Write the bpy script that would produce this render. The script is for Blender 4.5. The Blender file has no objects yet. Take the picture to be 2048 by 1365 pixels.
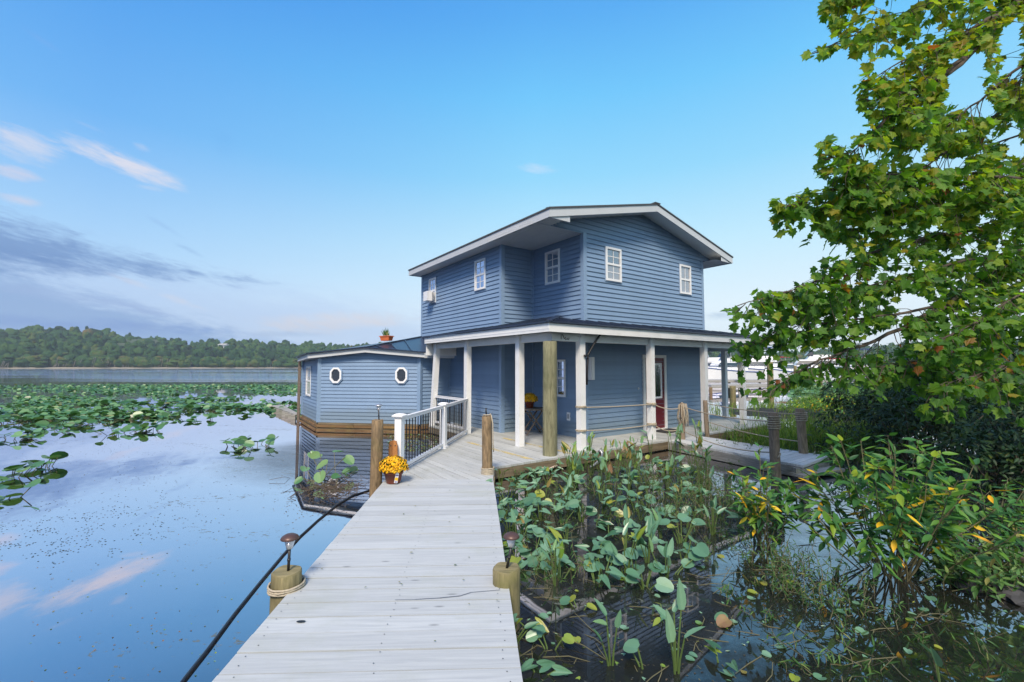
import bpy, math, random
import numpy as np
from mathutils import Vector, Matrix, noise as mnoise
random.seed(7); np.random.seed(7)
R = random.Random(11)
scene = bpy.context.scene
COL = scene.collection
# ------------------------------------------------------------------ camera model (used to place things where the photo shows them)
F, CX, CY, HZ, H = 893.0, 1024.0, 682.5, 734.0, 1.7
PITCH = math.atan((HZ - CY) / F)
WATER = -0.23
def ray(x, y):
    u = (x - CX) / F; v = -(y - CY) / F
    return (u, math.cos(PITCH) - v * math.sin(PITCH), math.sin(PITCH) + v * math.cos(PITCH))
def at_z(x, y, z=0.0):
    d = ray(x, y); t = (z - H) / d[2]; return Vector((d[0] * t, d[1] * t, z))
def at_d(x, y, Y):
    d = ray(x, y); t = Y / d[1]; return Vector((d[0] * t, Y, H + d[2] * t))
def proj(P):
    dy = P[1]; dz = P[2] - H
    f = dy * math.cos(PITCH) + dz * math.sin(PITCH); u = -dy * math.sin(PITCH) + dz * math.cos(PITCH)
    if f < .05: return (-9999, -9999)
    return (CX + F * P[0] / f, CY - F * u / f)
ANG = math.radians(35.6)
AX = Vector((-math.sin(ANG), math.cos(ANG), 0)); BX = Vector((math.cos(ANG), math.sin(ANG), 0)); UP = Vector((0, 0, 1))
def hb(a, b, z=0.0): return AX * a + BX * b + UP * z
def toab(P): return (P[0] * AX.x + P[1] * AX.y, P[0] * BX.x + P[1] * BX.y)
V = Vector
# ------------------------------------------------------------------ object helpers
def tag(o, label=None, cat=None, group=None, kind=None):
    if label: o['label'] = label
    if cat: o['category'] = cat
    if group: o['group'] = group
    if kind: o['kind'] = kind
    return o
MATS = {}
def thing(name, loc, label, cat, rotz=0, group=None):
    o = bpy.data.objects.new(name, None); COL.objects.link(o)
    o.location = loc; o.rotation_euler = (0, 0, rotz); o.empty_display_size = .2
    MATS[o.name] = Matrix.Translation(V(loc)) @ Matrix.Rotation(rotz, 4, 'Z')
    return tag(o, label, cat, group)
def clip(poly, n, c, keep_less):
    out = []; m = len(poly)
    for i in range(m):
        p, q = poly[i], poly[(i + 1) % m]
        dp = p[0] * n[0] + p[1] * n[1] - c; dq = q[0] * n[0] + q[1] * n[1] - c
        if not keep_less: dp, dq = -dp, -dq
        if dp <= 1e-9: out.append(p)
        if (dp < -1e-9 and dq > 1e-9) or (dp > 1e-9 and dq < -1e-9):
            t = dp / (dp - dq); out.append((p[0] + (q[0] - p[0]) * t, p[1] + (q[1] - p[1]) * t))
    return out
class MB:
    def __init__(s): s.v = []; s.f = []; s.m = []; s.t = []; s.uv = []
    def add(s, vs, fs, mat=0, tint=.5, uv=None):
        b = len(s.v); s.v.extend([tuple(p) for p in vs])
        for f in fs:
            s.f.append([b + i for i in f]); s.m.append(mat); s.t.append(tint)
            s.uv.append([uv[i] for i in f] if uv else None)
    def quad(s, *p, mat=0, tint=.5): s.add(p, [list(range(len(p)))], mat, tint)
    poly = quad
    def box(s, c, size, rotz=0.0, mat=0, tint=.5, ax=None):
        c = V(c); hx, hy, hz = [x / 2 for x in size]
        if ax is None:
            ax = (V((math.cos(rotz), math.sin(rotz), 0)), V((-math.sin(rotz), math.cos(rotz), 0)), UP)
        vs = [c + ax[0] * (hx * i) + ax[1] * (hy * j) + ax[2] * (hz * k) for i in (-1, 1) for j in (-1, 1) for k in (-1, 1)]
        uvv = [(i * hx, j * hy + k * hz) for i in (-1, 1) for j in (-1, 1) for k in (-1, 1)]
        s.add(vs, [(0, 1, 3, 2), (4, 6, 7, 5), (0, 4, 5, 1), (2, 3, 7, 6), (0, 2, 6, 4), (1, 5, 7, 3)], mat, tint, uvv)
    def bar(s, p, q, w, h, mat=0, tint=.5, up=UP):
        p, q = V(p), V(q); d = (q - p); L = d.length; d = d / L
        y = up.cross(d)
        if y.length < 1e-4: y = V((1, 0, 0)).cross(d)
        y.normalize(); z = d.cross(y)
        s.box((p + q) / 2, (L, w, h), mat=mat, tint=tint, ax=(d, y, z))
    def tube(s, pts, r, n=8, mat=0, tint=.5, cap=True):
        pts = [V(p) for p in pts]; m = len(pts)
        rr = r if isinstance(r, (list, tuple)) else [r] * m
        vs = []; uvs = []; x = None; acc = 0
        for i, p in enumerate(pts):
            d = (pts[min(i + 1, m - 1)] - pts[max(i - 1, 0)])
            d = d.normalized() if d.length > 1e-9 else V((0, 0, 1))
            if x is None: x = d.orthogonal().normalized()
            x = (x - d * x.dot(d)); x = x.normalized() if x.length > 1e-6 else d.orthogonal().normalized()
            y = d.cross(x)
            if i: acc += (p - pts[i - 1]).length
            for k in range(n):
                a = 2 * math.pi * k / n
                vs.append(p + (x * math.cos(a) + y * math.sin(a)) * rr[i]); uvs.append((acc, k / n * rr[0] * 6.28))
        fs = [(i * n + k, i * n + (k + 1) % n, (i + 1) * n + (k + 1) % n, (i + 1) * n + k) for i in range(m - 1) for k in range(n)]
        if cap: fs += [list(range(n))[::-1], [(m - 1) * n + k for k in range(n)]]
        s.add(vs, fs, mat, tint, uvs)
    def lathe(s, c, prof, n=20, mat=0, tint=.5, jag=0.0):
        c = V(c); vs = []; uvs = []
        for j, (r, z) in enumerate(prof):
            for k in range(n):
                a = 2 * math.pi * k / n
                rj = r * (1 + jag * math.sin(a * 3 + 1.3) + jag * .7 * math.sin(a * 7 + z * 2))
                vs.append(c + V((rj * math.cos(a), rj * math.sin(a), z))); uvs.append((z, a * .12))
        m = len(prof)
        fs = [(i * n + k, i * n + (k + 1) % n, (i + 1) * n + (k + 1) % n, (i + 1) * n + k) for i in range(m - 1) for k in range(n)]
        fs += [list(range(n))[::-1], [(m - 1) * n + k for k in range(n)]]
        s.add(vs, fs, mat, tint, uvs)
    def prism(s, pts, z0, z1, mat=0, tint=.5):
        n = len(pts); vs = [V((p[0], p[1], z0)) for p in pts] + [V((p[0], p[1], z1)) for p in pts]
        s.add(vs, [list(range(n))[::-1], list(range(n, 2 * n))] + [(i, (i + 1) % n, n + (i + 1) % n, n + i) for i in range(n)], mat, tint)
    def inst(s, tm, pos, y, nrm, size, mat=0, tint=.5):
        """leaf template tm=(verts,faces): base at pos, axis y, face normal nrm"""
        y = V(y).normalized(); x = y.cross(V(nrm))
        if x.length < 1e-4: x = y.orthogonal()
        x.normalize(); z = x.cross(y); p = V(pos)
        s.add([p + (x * a + y * b + z * c) * size for a, b, c in tm[0]], tm[1], mat, tint)
    def build(s, name, mats, parent=None, smooth=False):
        me = bpy.data.meshes.new(name)
        vs = s.v
        if parent is not None:
            r = parent
            while r.name not in MATS: r = r.parent
            mi = MATS[r.name].inverted()
            vs = [tuple(mi @ V(p)) for p in vs]
        me.from_pydata(vs, [], s.f)
        for m in (mats if isinstance(mats, (list, tuple)) else [mats]): me.materials.append(m)
        me.polygons.foreach_set('material_index', s.m)
        if smooth: me.polygons.foreach_set('use_smooth', [True] * len(s.f))
        at = me.attributes.new('tint', 'FLOAT', 'FACE'); at.data.foreach_set('value', s.t)
        if any(u is not None for u in s.uv):
            ul = me.uv_layers.new(name='UVMap'); buf = []
            for f, u in zip(s.f, s.uv):
                for k in range(len(f)): buf.extend(u[k] if u else (0., 0.))
            ul.data.foreach_set('uv', buf)
        me.validate(); me.update()
        o = bpy.data.objects.new(name, me); COL.objects.link(o)
        if parent is not None: o.parent = parent
        return o
def single(mb, name, mats, label, cat, group=None, kind=None, smooth=False, origin=None):
    """one-mesh thing with its origin at its base"""
    if origin is None:
        a = np.array(mb.v); origin = V((float(a[:, 0].mean()), float(a[:, 1].mean()), float(a[:, 2].min())))
    mb.v = [tuple(V(p) - V(origin)) for p in mb.v]
    o = mb.build(name, mats, None, smooth); o.location = origin
    return tag(o, label, cat, group, kind)
def copy_tree(o, parent=None):
    c = o.copy(); COL.objects.link(c)
    if parent is not None: c.parent = parent
    for ch in list(o.children): copy_tree(ch, c)
    return c
# ------------------------------------------------------------------ materials
class NT:
    def __init__(s, tree): s.t = tree; s.t.nodes.clear()
    def n(s, typ, ins=None, **props):
        nd = s.t.nodes.new(typ)
        for k, v in props.items(): setattr(nd, k, v)
        for k, v in (ins or {}).items():
            sk = nd.inputs[k]
            if isinstance(v, bpy.types.NodeSocket): s.t.links.new(v, sk)
            elif isinstance(v, bpy.types.Node): s.t.links.new(v.outputs[0], sk)
            else:
                if sk.type == 'RGBA' and len(v) == 3: v = (*v, 1)
                sk.default_value = v
        return nd
    def math(s, op, a, b=None, c=None, clamp=False):
        ins = {0: a}
        if b is not None: ins[1] = b
        if c is not None: ins[2] = c
        nd = s.n('ShaderNodeMath', ins, operation=op); nd.use_clamp = clamp; return nd.outputs[0]
    def mix(s, fac, a, b, blend='MIX'):
        nd = s.n('ShaderNodeMix', None, data_type='RGBA', blend_type=blend)
        for k, v in ((0, fac), (6, a), (7, b)):
            sk = nd.inputs[k]
            if isinstance(v, bpy.types.NodeSocket): s.t.links.new(v, sk)
            else: sk.default_value = (*v, 1) if (not isinstance(v, (int, float)) and len(v) == 3) else v
        return nd.outputs[2]
    def ramp(s, fac, stops, interp='LINEAR'):
        nd = s.n('ShaderNodeValToRGB', {0: fac}); cr = nd.color_ramp; cr.interpolation = interp
        while len(cr.elements) > 1: cr.elements.remove(cr.elements[-1])
        for i, (p, c) in enumerate(stops):
            e = cr.elements[0] if i == 0 else cr.elements.new(p)
            e.position = p; e.color = (*c, 1) if not isinstance(c, (int, float)) else (c, c, c, 1)
        return nd.outputs[0]
    def noise(s, vec, scale, detail=4, rough=.55, dist=0):
        return s.n('ShaderNodeTexNoise', {'Vector': vec, 'Scale': scale, 'Detail': detail, 'Roughness': rough, 'Distortion': dist}).outputs[0]
    def scale(s, vec, sc): return s.n('ShaderNodeMapping', {'Vector': vec, 'Scale': sc}).outputs[0]
    def bump(s, h, st, dist=.02, nrm=None):
        ins = {'Height': h, 'Strength': st, 'Distance': dist}
        if nrm is not None: ins['Normal'] = nrm
        return s.n('ShaderNodeBump', ins).outputs[0]
    def out(s, sh): s.n('ShaderNodeOutputMaterial', {0: sh})
def newmat(name):
    m = bpy.data.materials.new(name); m.use_nodes = True; return m, NT(m.node_tree)
def srgb(r, g, b): return tuple(((c / 255) / 12.92 if c / 255 <= .04045 else ((c / 255 + .055) / 1.055) ** 2.4) for c in (r, g, b))
def plain(name, col, rough=.5, var=.18, nscale=6, metal=0.0, spec=.5, bump=0.0, dirt=None):
    m, t = newmat(name); co = t.n('ShaderNodeTexCoord').outputs['Object']
    nz = t.noise(co, nscale, 6)
    c = t.mix(nz, tuple(x * (1 - var) for x in col), tuple(min(1, x * (1 + var)) for x in col))
    if dirt:
        d = t.ramp(t.noise(co, nscale * .6, 8, .65), [(.48, 0.), (.7, 1.)]); c = t.mix(t.math('MULTIPLY', d, dirt[1]), c, dirt[0])
    ins = {'Base Color': c, 'Roughness': rough, 'Metallic': metal, 'Specular IOR Level': spec}
    if bump: ins['Normal'] = t.bump(nz, bump)
    t.out(t.n('ShaderNodeBsdfPrincipled', ins).outputs[0]); return m
def wood(name, light, dark, stain=None, rough=.75, grain=(3, 55), stainamt=.5, knots=True):
    """boards with UV.x along the grain, per-board tint"""
    m, t = newmat(name)
    uv = t.n('ShaderNodeTexCoord').outputs['UV']; tn = t.n('ShaderNodeAttribute', attribute_name='tint').outputs['Fac']
    off = t.n('ShaderNodeCombineXYZ', {0: t.math('MULTIPLY', tn, 37.), 1: t.math('MULTIPLY', tn, 91.), 2: 0.}).outputs[0]
    vec = t.n('ShaderNodeVectorMath', {0: uv, 1: off}, operation='ADD').outputs[0]
    g = t.noise(t.scale(vec, (grain[0], grain[1], 1)), 1, 6, .6, .6)
    g2 = t.noise(t.scale(vec, (.8, 9, 1)), 1, 5, .6, .3)
    c = t.mix(t.ramp(g, [(.3, 0.), (.62, 1.)]), dark, light)
    c = t.mix(t.math('MULTIPLY', t.ramp(g2, [(.35, 1.), (.6, 0.)]), .35), c, dark)
    pb = t.math('ADD', .90, t.math('MULTIPLY', tn, .16)); c = t.mix(1., c, t.n('ShaderNodeCombineColor', {0: pb, 1: pb, 2: pb}).outputs[0], 'MULTIPLY')
    pos = t.n('ShaderNodeNewGeometry').outputs['Position']
    if stain:
        st = t.ramp(t.noise(pos, 1.1, 8, .68), [(.52, 0.), (.72, 1.)]); c = t.mix(t.math('MULTIPLY', st, stainamt), c, stain)
    if knots:
        vo = t.n('ShaderNodeTexVoronoi', {'Vector': t.scale(vec, (1.6, 5, 1)), 'Scale': 1.2}).outputs['Distance']
        k = t.ramp(vo, [(.0, 1.), (.045, .7), (.09, 0.)]); c = t.mix(t.math('MULTIPLY', k, .7), c, tuple(x * .35 for x in dark))
    t.out(t.n('ShaderNodeBsdfPrincipled', {'Base Color': c, 'Roughness': rough, 'Specular IOR Level': .3, 'Normal': t.bump(g, .35, .004)}).outputs[0]); return m
def leafmat(name, stops, rough=.5, trans=.3, spec=.35, nsc=9, bmp=0):
    m, t = newmat(name); tn = t.n('ShaderNodeAttribute', attribute_name='tint').outputs['Fac']
    co = t.n('ShaderNodeNewGeometry').outputs['Position']
    nz = t.noise(co, nsc, 3)
    f = t.math('ADD', tn, t.math('MULTIPLY', t.math('SUBTRACT', nz, .5), .22), clamp=True)
    c = t.ramp(f, stops)
    ins = {'Base Color': c, 'Roughness': rough, 'Specular IOR Level': spec}
    if bmp: ins['Normal'] = t.bump(t.noise(co, bmp, 5, .7), 1., 2.5)
    p = t.n('ShaderNodeBsdfPrincipled', ins)
    tr = t.n('ShaderNodeBsdfTranslucent', {'Color': t.mix(1., c, (1.25, 1.25, .5), 'MULTIPLY')})
    t.out(t.n('ShaderNodeMixShader', {0: trans, 1: p, 2: tr}).outputs[0]); return m
M = {}
def sidingmat():
    m, t = newmat('siding_vinyl'); pos = t.n('ShaderNodeNewGeometry').outputs['Position']; tn = t.n('ShaderNodeAttribute', attribute_name='tint').outputs['Fac']
    st = t.noise(t.scale(pos, (2.2, 2.2, .35)), 1, 6, .62); fine = t.noise(t.scale(pos, (9, 9, 60)), 1, 3, .5)
    k = t.math('ADD', .93, t.math('MULTIPLY', tn, .10)); k = t.math('ADD', k, t.math('MULTIPLY', t.math('SUBTRACT', st, .5), .26)); k = t.math('ADD', k, t.math('MULTIPLY', t.math('SUBTRACT', fine, .5), .08))
    c = t.mix(1., (.208, .305, .45), t.n('ShaderNodeCombineColor', {0: k, 1: k, 2: k}).outputs[0], 'MULTIPLY')
    z = t.n('ShaderNodeSeparateXYZ', {0: pos}).outputs[2]                        # splash grime on the lowest boards, chalking elsewhere
    gr = t.math('MULTIPLY', t.ramp(t.math('ADD', z, t.math('MULTIPLY', st, -.5)), [(0., .55), (.25, 0.)]), .8); c = t.mix(gr, c, (.13, .16, .15))
    t.out(t.n('ShaderNodeBsdfPrincipled', {'Base Color': c, 'Roughness': t.math('ADD', .36, t.math('MULTIPLY', st, .2)), 'Specular IOR Level': .5, 'Normal': t.bump(st, .08, .02)}).outputs[0]); return m
M['siding'] = sidingmat()
M['siding_trim'] = plain('siding_trim_vinyl', (.225, .33, .48), .45, .06)
M['white'] = plain('white_paint', (.80, .80, .80), .5, .05, 3, dirt=((.45, .47, .42), .22))
M['fascia'] = plain('fascia_paint', (.55, .57, .59), .45, .06, 3, dirt=((.4, .41, .42), .25))
M['soffit'] = plain('soffit_panel', (.78, .79, .79), .6, .06, 4)
M['vinyl_white'] = plain('white_vinyl', (.83, .83, .84), .35, .03)
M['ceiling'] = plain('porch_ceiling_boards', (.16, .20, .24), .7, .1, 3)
M['splitgrey'] = plain('split_wood', (.12, .13, .15), .9, .3, 9)
M['shingle'] = plain('shingles', (.07, .075, .085), .9, .5, 14, bump=.4)
M['metalroof'] = plain('metal_roof', (.03, .042, .075), .3, .25, 3, metal=.25)
M['black'] = plain('black_metal', (.015, .015, .017), .45, .2)
M['hose'] = plain('black_rubber', (.012, .013, .016), .35, .2)
M['deck'] = wood('deck_boards', (.48, .49, .47), (.35, .365, .36), (.30, .31, .26), .8, (2.2, 42), .5)
M['deck2'] = wood('walk_boards', (.46, .48, .48), (.36, .38, .39), (.34, .36, .31), .8, (2, 40), .6)
M['bridge'] = wood('bridge_boards', (.70, .71, .70), (.50, .52, .52), (.42, .44, .40), .8, (2, 40), .4)  # lighter copy of the walk boards, brightened to offset the sycamore's shade
M['oldwood'] = wood('weathered_boards', (.42, .41, .38), (.2, .19, .17), (.1, .12, .06), .85, (2, 30), .6)
M['rim'] = wood('rim_timber', (.24, .19, .12), (.10, .08, .055), (.06, .06, .03), .85, (2, 22), .6)
M['log'] = wood('skirt_timber', (.25, .15, .07), (.09, .055, .028), (.30, .27, .08), .8, (1.2, 16), .6)
M['pile'] = wood('piling_timber', (.31, .215, .12), (.11, .08, .05), (.10, .12, .03), .85, (6, 30), .45)
M['pilegreen'] = wood('mossy_piling', (.30, .25, .13), (.11, .10, .05), (.13, .14, .03), .85, (5, 26), .9)
M['polewood'] = wood('porch_pole_timber', (.27, .26, .16), (.13, .125, .075), (.09, .11, .05), .85, (4, 26), .6)
M['bridgewood'] = wood('bridge_post_timber', (.36, .28, .20), (.16, .12, .09), (.15, .16, .04), .85, (6, 30), .4)
M['greywood'] = wood('table_wood', (.24, .19, .15), (.10, .08, .065), None, .7, (4, 40), .5, False)
M['orangewood'] = wood('oiled_plank', (.52, .23, .08), (.30, .12, .04), None, .5, (3, 24), .5, False)
M['rope'] = plain('rope_fibre', (.42, .36, .27), .9, .35, 60, bump=.5)
M['door'] = plain('burgundy_door', (.13, .012, .022), .35, .1)
M['steel'] = plain('galvanised', (.4, .41, .43), .4, .1, metal=.7)
M['terracotta'] = plain('terracotta', (.62, .15, .05), .6, .12)
M['pot'] = plain('brown_pot', (.17, .04, .02), .4, .12)
M['tagwhite'] = plain('tag_card', (.75, .75, .76), .4, .04)
M['tagyellow'] = plain('tag_print_yellow', (.75, .45, .02), .4, .04)
M['tagblue'] = plain('tag_print_purple', (.12, .06, .25), .4, .04)
M['mat_dark'] = plain('door_mat_fibre', (.03, .03, .032), .95, .3, 40)
M['pvc'] = plain('pale_pipe', (.55, .42, .35), .5, .15)
M['rock'] = plain('rock_grey', (.05, .05, .053), .85, .35, 5, bump=.6)
M['mud'] = plain('mud', (.016, .015, .011), .9, .4, 2, bump=.5)
M['hill'] = plain('hill_ground', (.05, .07, .03), .95, .4, .05)
M['shore'] = plain('shore_sand', (.34, .30, .22), .95, .2, .3)
M['bronze'] = plain('lamp_cap_bronze', (.10, .055, .045), .4, .2, metal=.3)
M['boat'] = plain('boat_gelcoat', (.8, .8, .81), .25, .03)
M['boatred'] = plain('boat_red_canvas', (.5, .04, .04), .8, .1)
M['boatgreen'] = plain('boat_green_canvas', (.03, .22, .18), .8, .1)
M['boatblue'] = plain('boat_blue_canvas', (.03, .07, .25), .8, .1)
M['concrete'] = plain('dock_grey', (.36, .35, .34), .9, .15)
M['bark'] = plain('bark', (.09, .075, .06), .9, .5, 7, bump=.5)
M['twig'] = plain('twig_bark', (.085, .065, .05), .9, .3, 9)
M['stem'] = plain('green_stem', (.08, .13, .03), .6, .3, 9)
M['drystem'] = plain('dry_stem', (.13, .12, .06), .8, .3, 9)
M['debris'] = plain('dead_stalks', (.10, .075, .055), .9, .5, 9)
def glassmat(name, base, mixf, rough=.03):
    m, t = newmat(name)
    fr = t.n('ShaderNodeFresnel', {'IOR': 1.5}).outputs[0]
    p = t.n('ShaderNodeBsdfPrincipled', {'Base Color': base, 'Roughness': .4})
    g = t.n('ShaderNodeBsdfGlossy', {'Color': (.9, .92, 1), 'Roughness': rough})
    t.out(t.n('ShaderNodeMixShader', {0: t.math('ADD', fr, mixf, clamp=True), 1: p, 2: g}).outputs[0]); return m
M['glass'] = glassmat('window_glass', (.02, .025, .03), .28)
M['glassdark'] = glassmat('round_window_glass', (.012, .016, .016), .02)
M['screen'] = glassmat('window_blind_glass', (.26, .27, .29), .16, .12)
M['lens'] = glassmat('lamp_lens', (.55, .57, .6), .15, .1)
# leaves
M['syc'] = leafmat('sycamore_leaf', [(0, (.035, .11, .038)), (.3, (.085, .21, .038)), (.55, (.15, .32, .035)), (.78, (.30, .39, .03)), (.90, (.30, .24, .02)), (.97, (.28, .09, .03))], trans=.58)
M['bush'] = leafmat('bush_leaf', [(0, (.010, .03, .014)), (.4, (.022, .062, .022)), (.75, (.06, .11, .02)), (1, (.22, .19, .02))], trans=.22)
M['shrub'] = leafmat('shrub_leaf', [(0, (.03, .10, .04)), (.4, (.06, .19, .045)), (.7, (.14, .29, .03)), (.86, (.28, .34, .02)), (.93, (.80, .52, .02)), (1, (.80, .40, .02))], trans=.3, nsc=3)
M['arum'] = leafmat('arum_leaf', [(0, (.05, .14, .07)), (.35, (.12, .26, .15)), (.6, (.20, .35, .23)), (.72, (.13, .26, .035)), (.88, (.28, .31, .04)), (1, (.22, .12, .06))], rough=.35, trans=.2, spec=.6, nsc=5)
M['weed'] = leafmat('weed_leaf', [(0, (.03, .08, .025)), (.5, (.07, .17, .045)), (.8, (.14, .24, .06)), (1, (.24, .22, .07))], trans=.25)
M['grass'] = leafmat('marsh_grass', [(0, (.04, .10, .02)), (.45, (.12, .25, .035)), (.8, (.26, .37, .05)), (1, (.24, .22, .06))], trans=.3, nsc=2)
M['reed'] = leafmat('dry_reed', [(0, (.02, .025, .012)), (.5, (.06, .05, .03)), (1, (.14, .11, .07))], trans=.15)
M['lily'] = leafmat('lily_leaf', [(0, (.025, .075, .02)), (.35, (.06, .17, .045)), (.65, (.15, .31, .13)), (.9, (.22, .31, .08)), (1, (.28, .26, .08))], rough=.35, trans=.22, spec=.6, nsc=4)
M['mum'] = leafmat('mum_petals', [(0, (.55, .22, .0)), (.5, (.82, .42, .0)), (1, (.9, .55, .02))], trans=.15)
M['mumleaf'] = leafmat('mum_leaf', [(0, (.02, .05, .02)), (1, (.06, .14, .05))], trans=.2)
M['forest'] = leafmat('forest_leaf', [(0, (.015, .035, .018)), (.35, (.028, .075, .026)), (.65, (.055, .115, .028)), (.9, (.10, .12, .03)), (1, (.13, .09, .03))], trans=0, nsc=.45, spec=.1, rough=.9, bmp=.55)
# ------------------------------------------------------------------ camera, sky, sun
cam = bpy.data.objects.new('camera', bpy.data.cameras.new('camera')); COL.objects.link(cam)
cam.data.sensor_width = 36; cam.data.lens = F / 2048 * 36; cam.data.clip_start = .05; cam.data.clip_end = 6000
cam.location = (0, 0, H); cam.rotation_euler = (math.pi / 2 + PITCH, 0, 0); scene.camera = cam
scene.view_settings.view_transform = 'Standard'; scene.view_settings.look = 'None'; scene.view_settings.gamma = 1
scene.view_settings.exposure = EXPO = 1.35
scene.cycles.use_denoising = True; scene.cycles.max_bounces = 8; scene.cycles.transparent_max_bounces = 8
scene.cycles.diffuse_bounces = 3; scene.cycles.glossy_bounces = 4; scene.cycles.transmission_bounces = 4; scene.cycles.volume_bounces = 0
scene.cycles.caustics_reflective = False; scene.cycles.caustics_refractive = False
SUN_AZ, SUN_EL = math.radians(188), math.radians(48)      # behind the camera, a little to the left (azimuth clockwise from +Y)
sd = V((math.sin(SUN_AZ) * math.cos(SUN_EL), math.cos(SUN_AZ) * math.cos(SUN_EL), math.sin(SUN_EL)))
sun = bpy.data.objects.new('sun', bpy.data.lights.new('sun', 'SUN')); COL.objects.link(sun)
sun.data.energy = 1.85; sun.data.angle = math.radians(15); sun.data.color = (1, .87, .70)
sun.rotation_euler = sd.to_track_quat('Z', 'Y').to_euler(); sun.location = sd * 50
world = bpy.data.worlds.new('World'); scene.world = world; world.use_nodes = True
t = NT(world.node_tree)
sky = t.n('ShaderNodeTexSky', sky_type='NISHITA', sun_disc=False, sun_elevation=SUN_EL, sun_rotation=SUN_AZ, air_density=1.0, dust_density=.4, ozone_density=1.2)
gen = t.n('ShaderNodeTexCoord').outputs['Generated']
sp = t.n('ShaderNodeSeparateXYZ', {0: gen}).outputs
az = t.math('ARCTAN2', sp[0], sp[1]); el = t.math('ARCSINE', sp[2])
eln = t.math('DIVIDE', el, math.pi / 2)
g = 2 ** -EXPO * 10
def sc(r, gg, b, k=1.0): return tuple(x * g * k for x in srgb(r, gg, b))
grad = t.ramp(eln, [(0, (0, 0, 0))])
def el_of(y): return math.atan((HZ - y) / F) / (math.pi / 2)
stops = [(0, (232, 243, 250)), (el_of(690), (230, 243, 252)), (el_of(620), (230, 246, 254)), (el_of(500), (198, 238, 255)), (el_of(350), (148, 219, 255)),
         (el_of(180), (112, 202, 255)), (el_of(0), (86, 175, 247)), (.62, (52, 128, 222)), (1, (38, 104, 205))]
grad = t.ramp(eln, [(p, tuple(x for x in srgb(*c))) for p, c in stops])
# a little darker and deeper towards the left of the view, as in the photograph
lf = t.math('MULTIPLY', t.ramp(t.math('ADD', t.math('MULTIPLY', az, .4), .5), [(.2, 1.), (.52, 0.)]), .75)
grad = t.mix(lf, grad, t.ramp(eln, [(0, srgb(196, 216, 244)), (.12, srgb(160, 206, 250)), (.26, srgb(92, 168, 244)), (.42, srgb(56, 138, 232)), (1, srgb(36, 100, 200))]))
gs = t.n('ShaderNodeVectorMath', {0: grad, 1: (g, g, g)}, operation='MULTIPLY').outputs[0]
glow = t.math('POWER', t.math('MAXIMUM', t.n('ShaderNodeVectorMath', {0: gen, 1: tuple(sd)}, operation='DOT_PRODUCT').outputs['Value'], 0.0), 2.5)
gs = t.n('ShaderNodeVectorMath', {0: gs, 1: t.n('ShaderNodeVectorMath', {0: (g * 1.0, g * .9, g * .78), 3: glow}, operation='SCALE').outputs[0]}, operation='ADD').outputs[0]   # glow added round the unseen sun behind the camera, as soft fill
col = t.mix(.94, sky.outputs[0], gs)
# clouds: soft patches fixed to directions of the sky, broken up by streaky noise
tilt_el = t.math('ADD', el, t.math('MULTIPLY', az, .16))
wv = t.n('ShaderNodeCombineXYZ', {0: t.math('MULTIPLY', az, 3.4), 1: t.math('MULTIPLY', tilt_el, 15.), 2: 0.}).outputs[0]
n1 = t.noise(wv, 1.5, 8, .6, .5); n2 = t.noise(wv, 4.6, 7, .66, .4)
nn = t.math('ADD', t.math('MULTIPLY', t.math('SUBTRACT', n1, .5), 1.3), t.math('ADD', t.math('MULTIPLY', t.math('SUBTRACT', n2, .5), 1.5), t.math('MULTIPLY', t.math('SUBTRACT', t.noise(wv, 13., 5, .6, .6), .5), .9)))
def dirn(px, py):
    u, v = (px - CX) / F, (HZ - py) / F
    a0 = math.atan(u); return a0, math.atan(v * math.cos(a0)), math.cos(a0)
def cloud(col, px, py, rx, ry, colr, tilt=0.0, dens=.9, soft=.55, rough=1.0):
    rough *= 1.25
    a0, e0, k = dirn(px, py); sx, sy = rx / F * k * k, ry / F * k
    da = t.math('SUBTRACT', az, a0); de = t.math('SUBTRACT', el, e0)
    c, s_ = math.cos(tilt), math.sin(tilt)
    p = t.math('DIVIDE', t.math('ADD', t.math('MULTIPLY', da, c), t.math('MULTIPLY', de, s_)), sx)
    q = t.math('DIVIDE', t.math('SUBTRACT', t.math('MULTIPLY', de, c), t.math('MULTIPLY', da, s_)), sy)
    d = t.math('ADD', t.math('MULTIPLY', p, p), t.math('MULTIPLY', q, q))
    f = t.math('SUBTRACT', 1.0, d); f = t.math('ADD', f, t.math('MULTIPLY', nn, rough))
    f = t.ramp(t.math('DIVIDE', f, soft * 2), [(0, 0.), (1, 1.)], 'EASE')
    return t.mix(t.math('MULTIPLY', f, dens), col, sc(*colr))
def below(p0, p1):
    """signed height under the line through two photo directions"""
    a0, e0, _ = dirn(*p0); a1, e1, _ = dirn(*p1); m_ = (e1 - e0) / (a1 - a0)
    return t.math('SUBTRACT', t.math('ADD', e0, t.math('MULTIPLY', t.math('SUBTRACT', az, a0), m_)), el)
def bank(col, top, bot, colr, soft, amp, dens):
    f = below(*top)
    if bot: f = t.math('MINIMUM', f, t.math('MULTIPLY', below(*bot), -1.0))
    f = t.math('ADD', f, t.math('MULTIPLY', nn, amp / F))
    f = t.ramp(t.math('DIVIDE', f, soft / F), [(0, 0.), (1, 1.)], 'EASE')
    return t.mix(t.math('MULTIPLY', f, dens), col, sc(*colr))
col = cloud(col, 420, 660, 520, 60, (206, 222, 242), .0, .7, 1.4, 1.0)
col = bank(col, ((0, 400), (480, 520)), None, (184, 208, 244), 90, 40, .6)
col = bank(col, ((20, 512), (540, 664)), None, (146, 178, 222), 46, 40, .94)
col = bank(col, ((0, 408), (480, 545)), ((0, 562), (470, 570)), (120, 156, 206), 44, 42, .92)
col = cloud(col, 60, 520, 260, 26, (106, 142, 196), -.06, .6, 1.0, 1.0)
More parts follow.
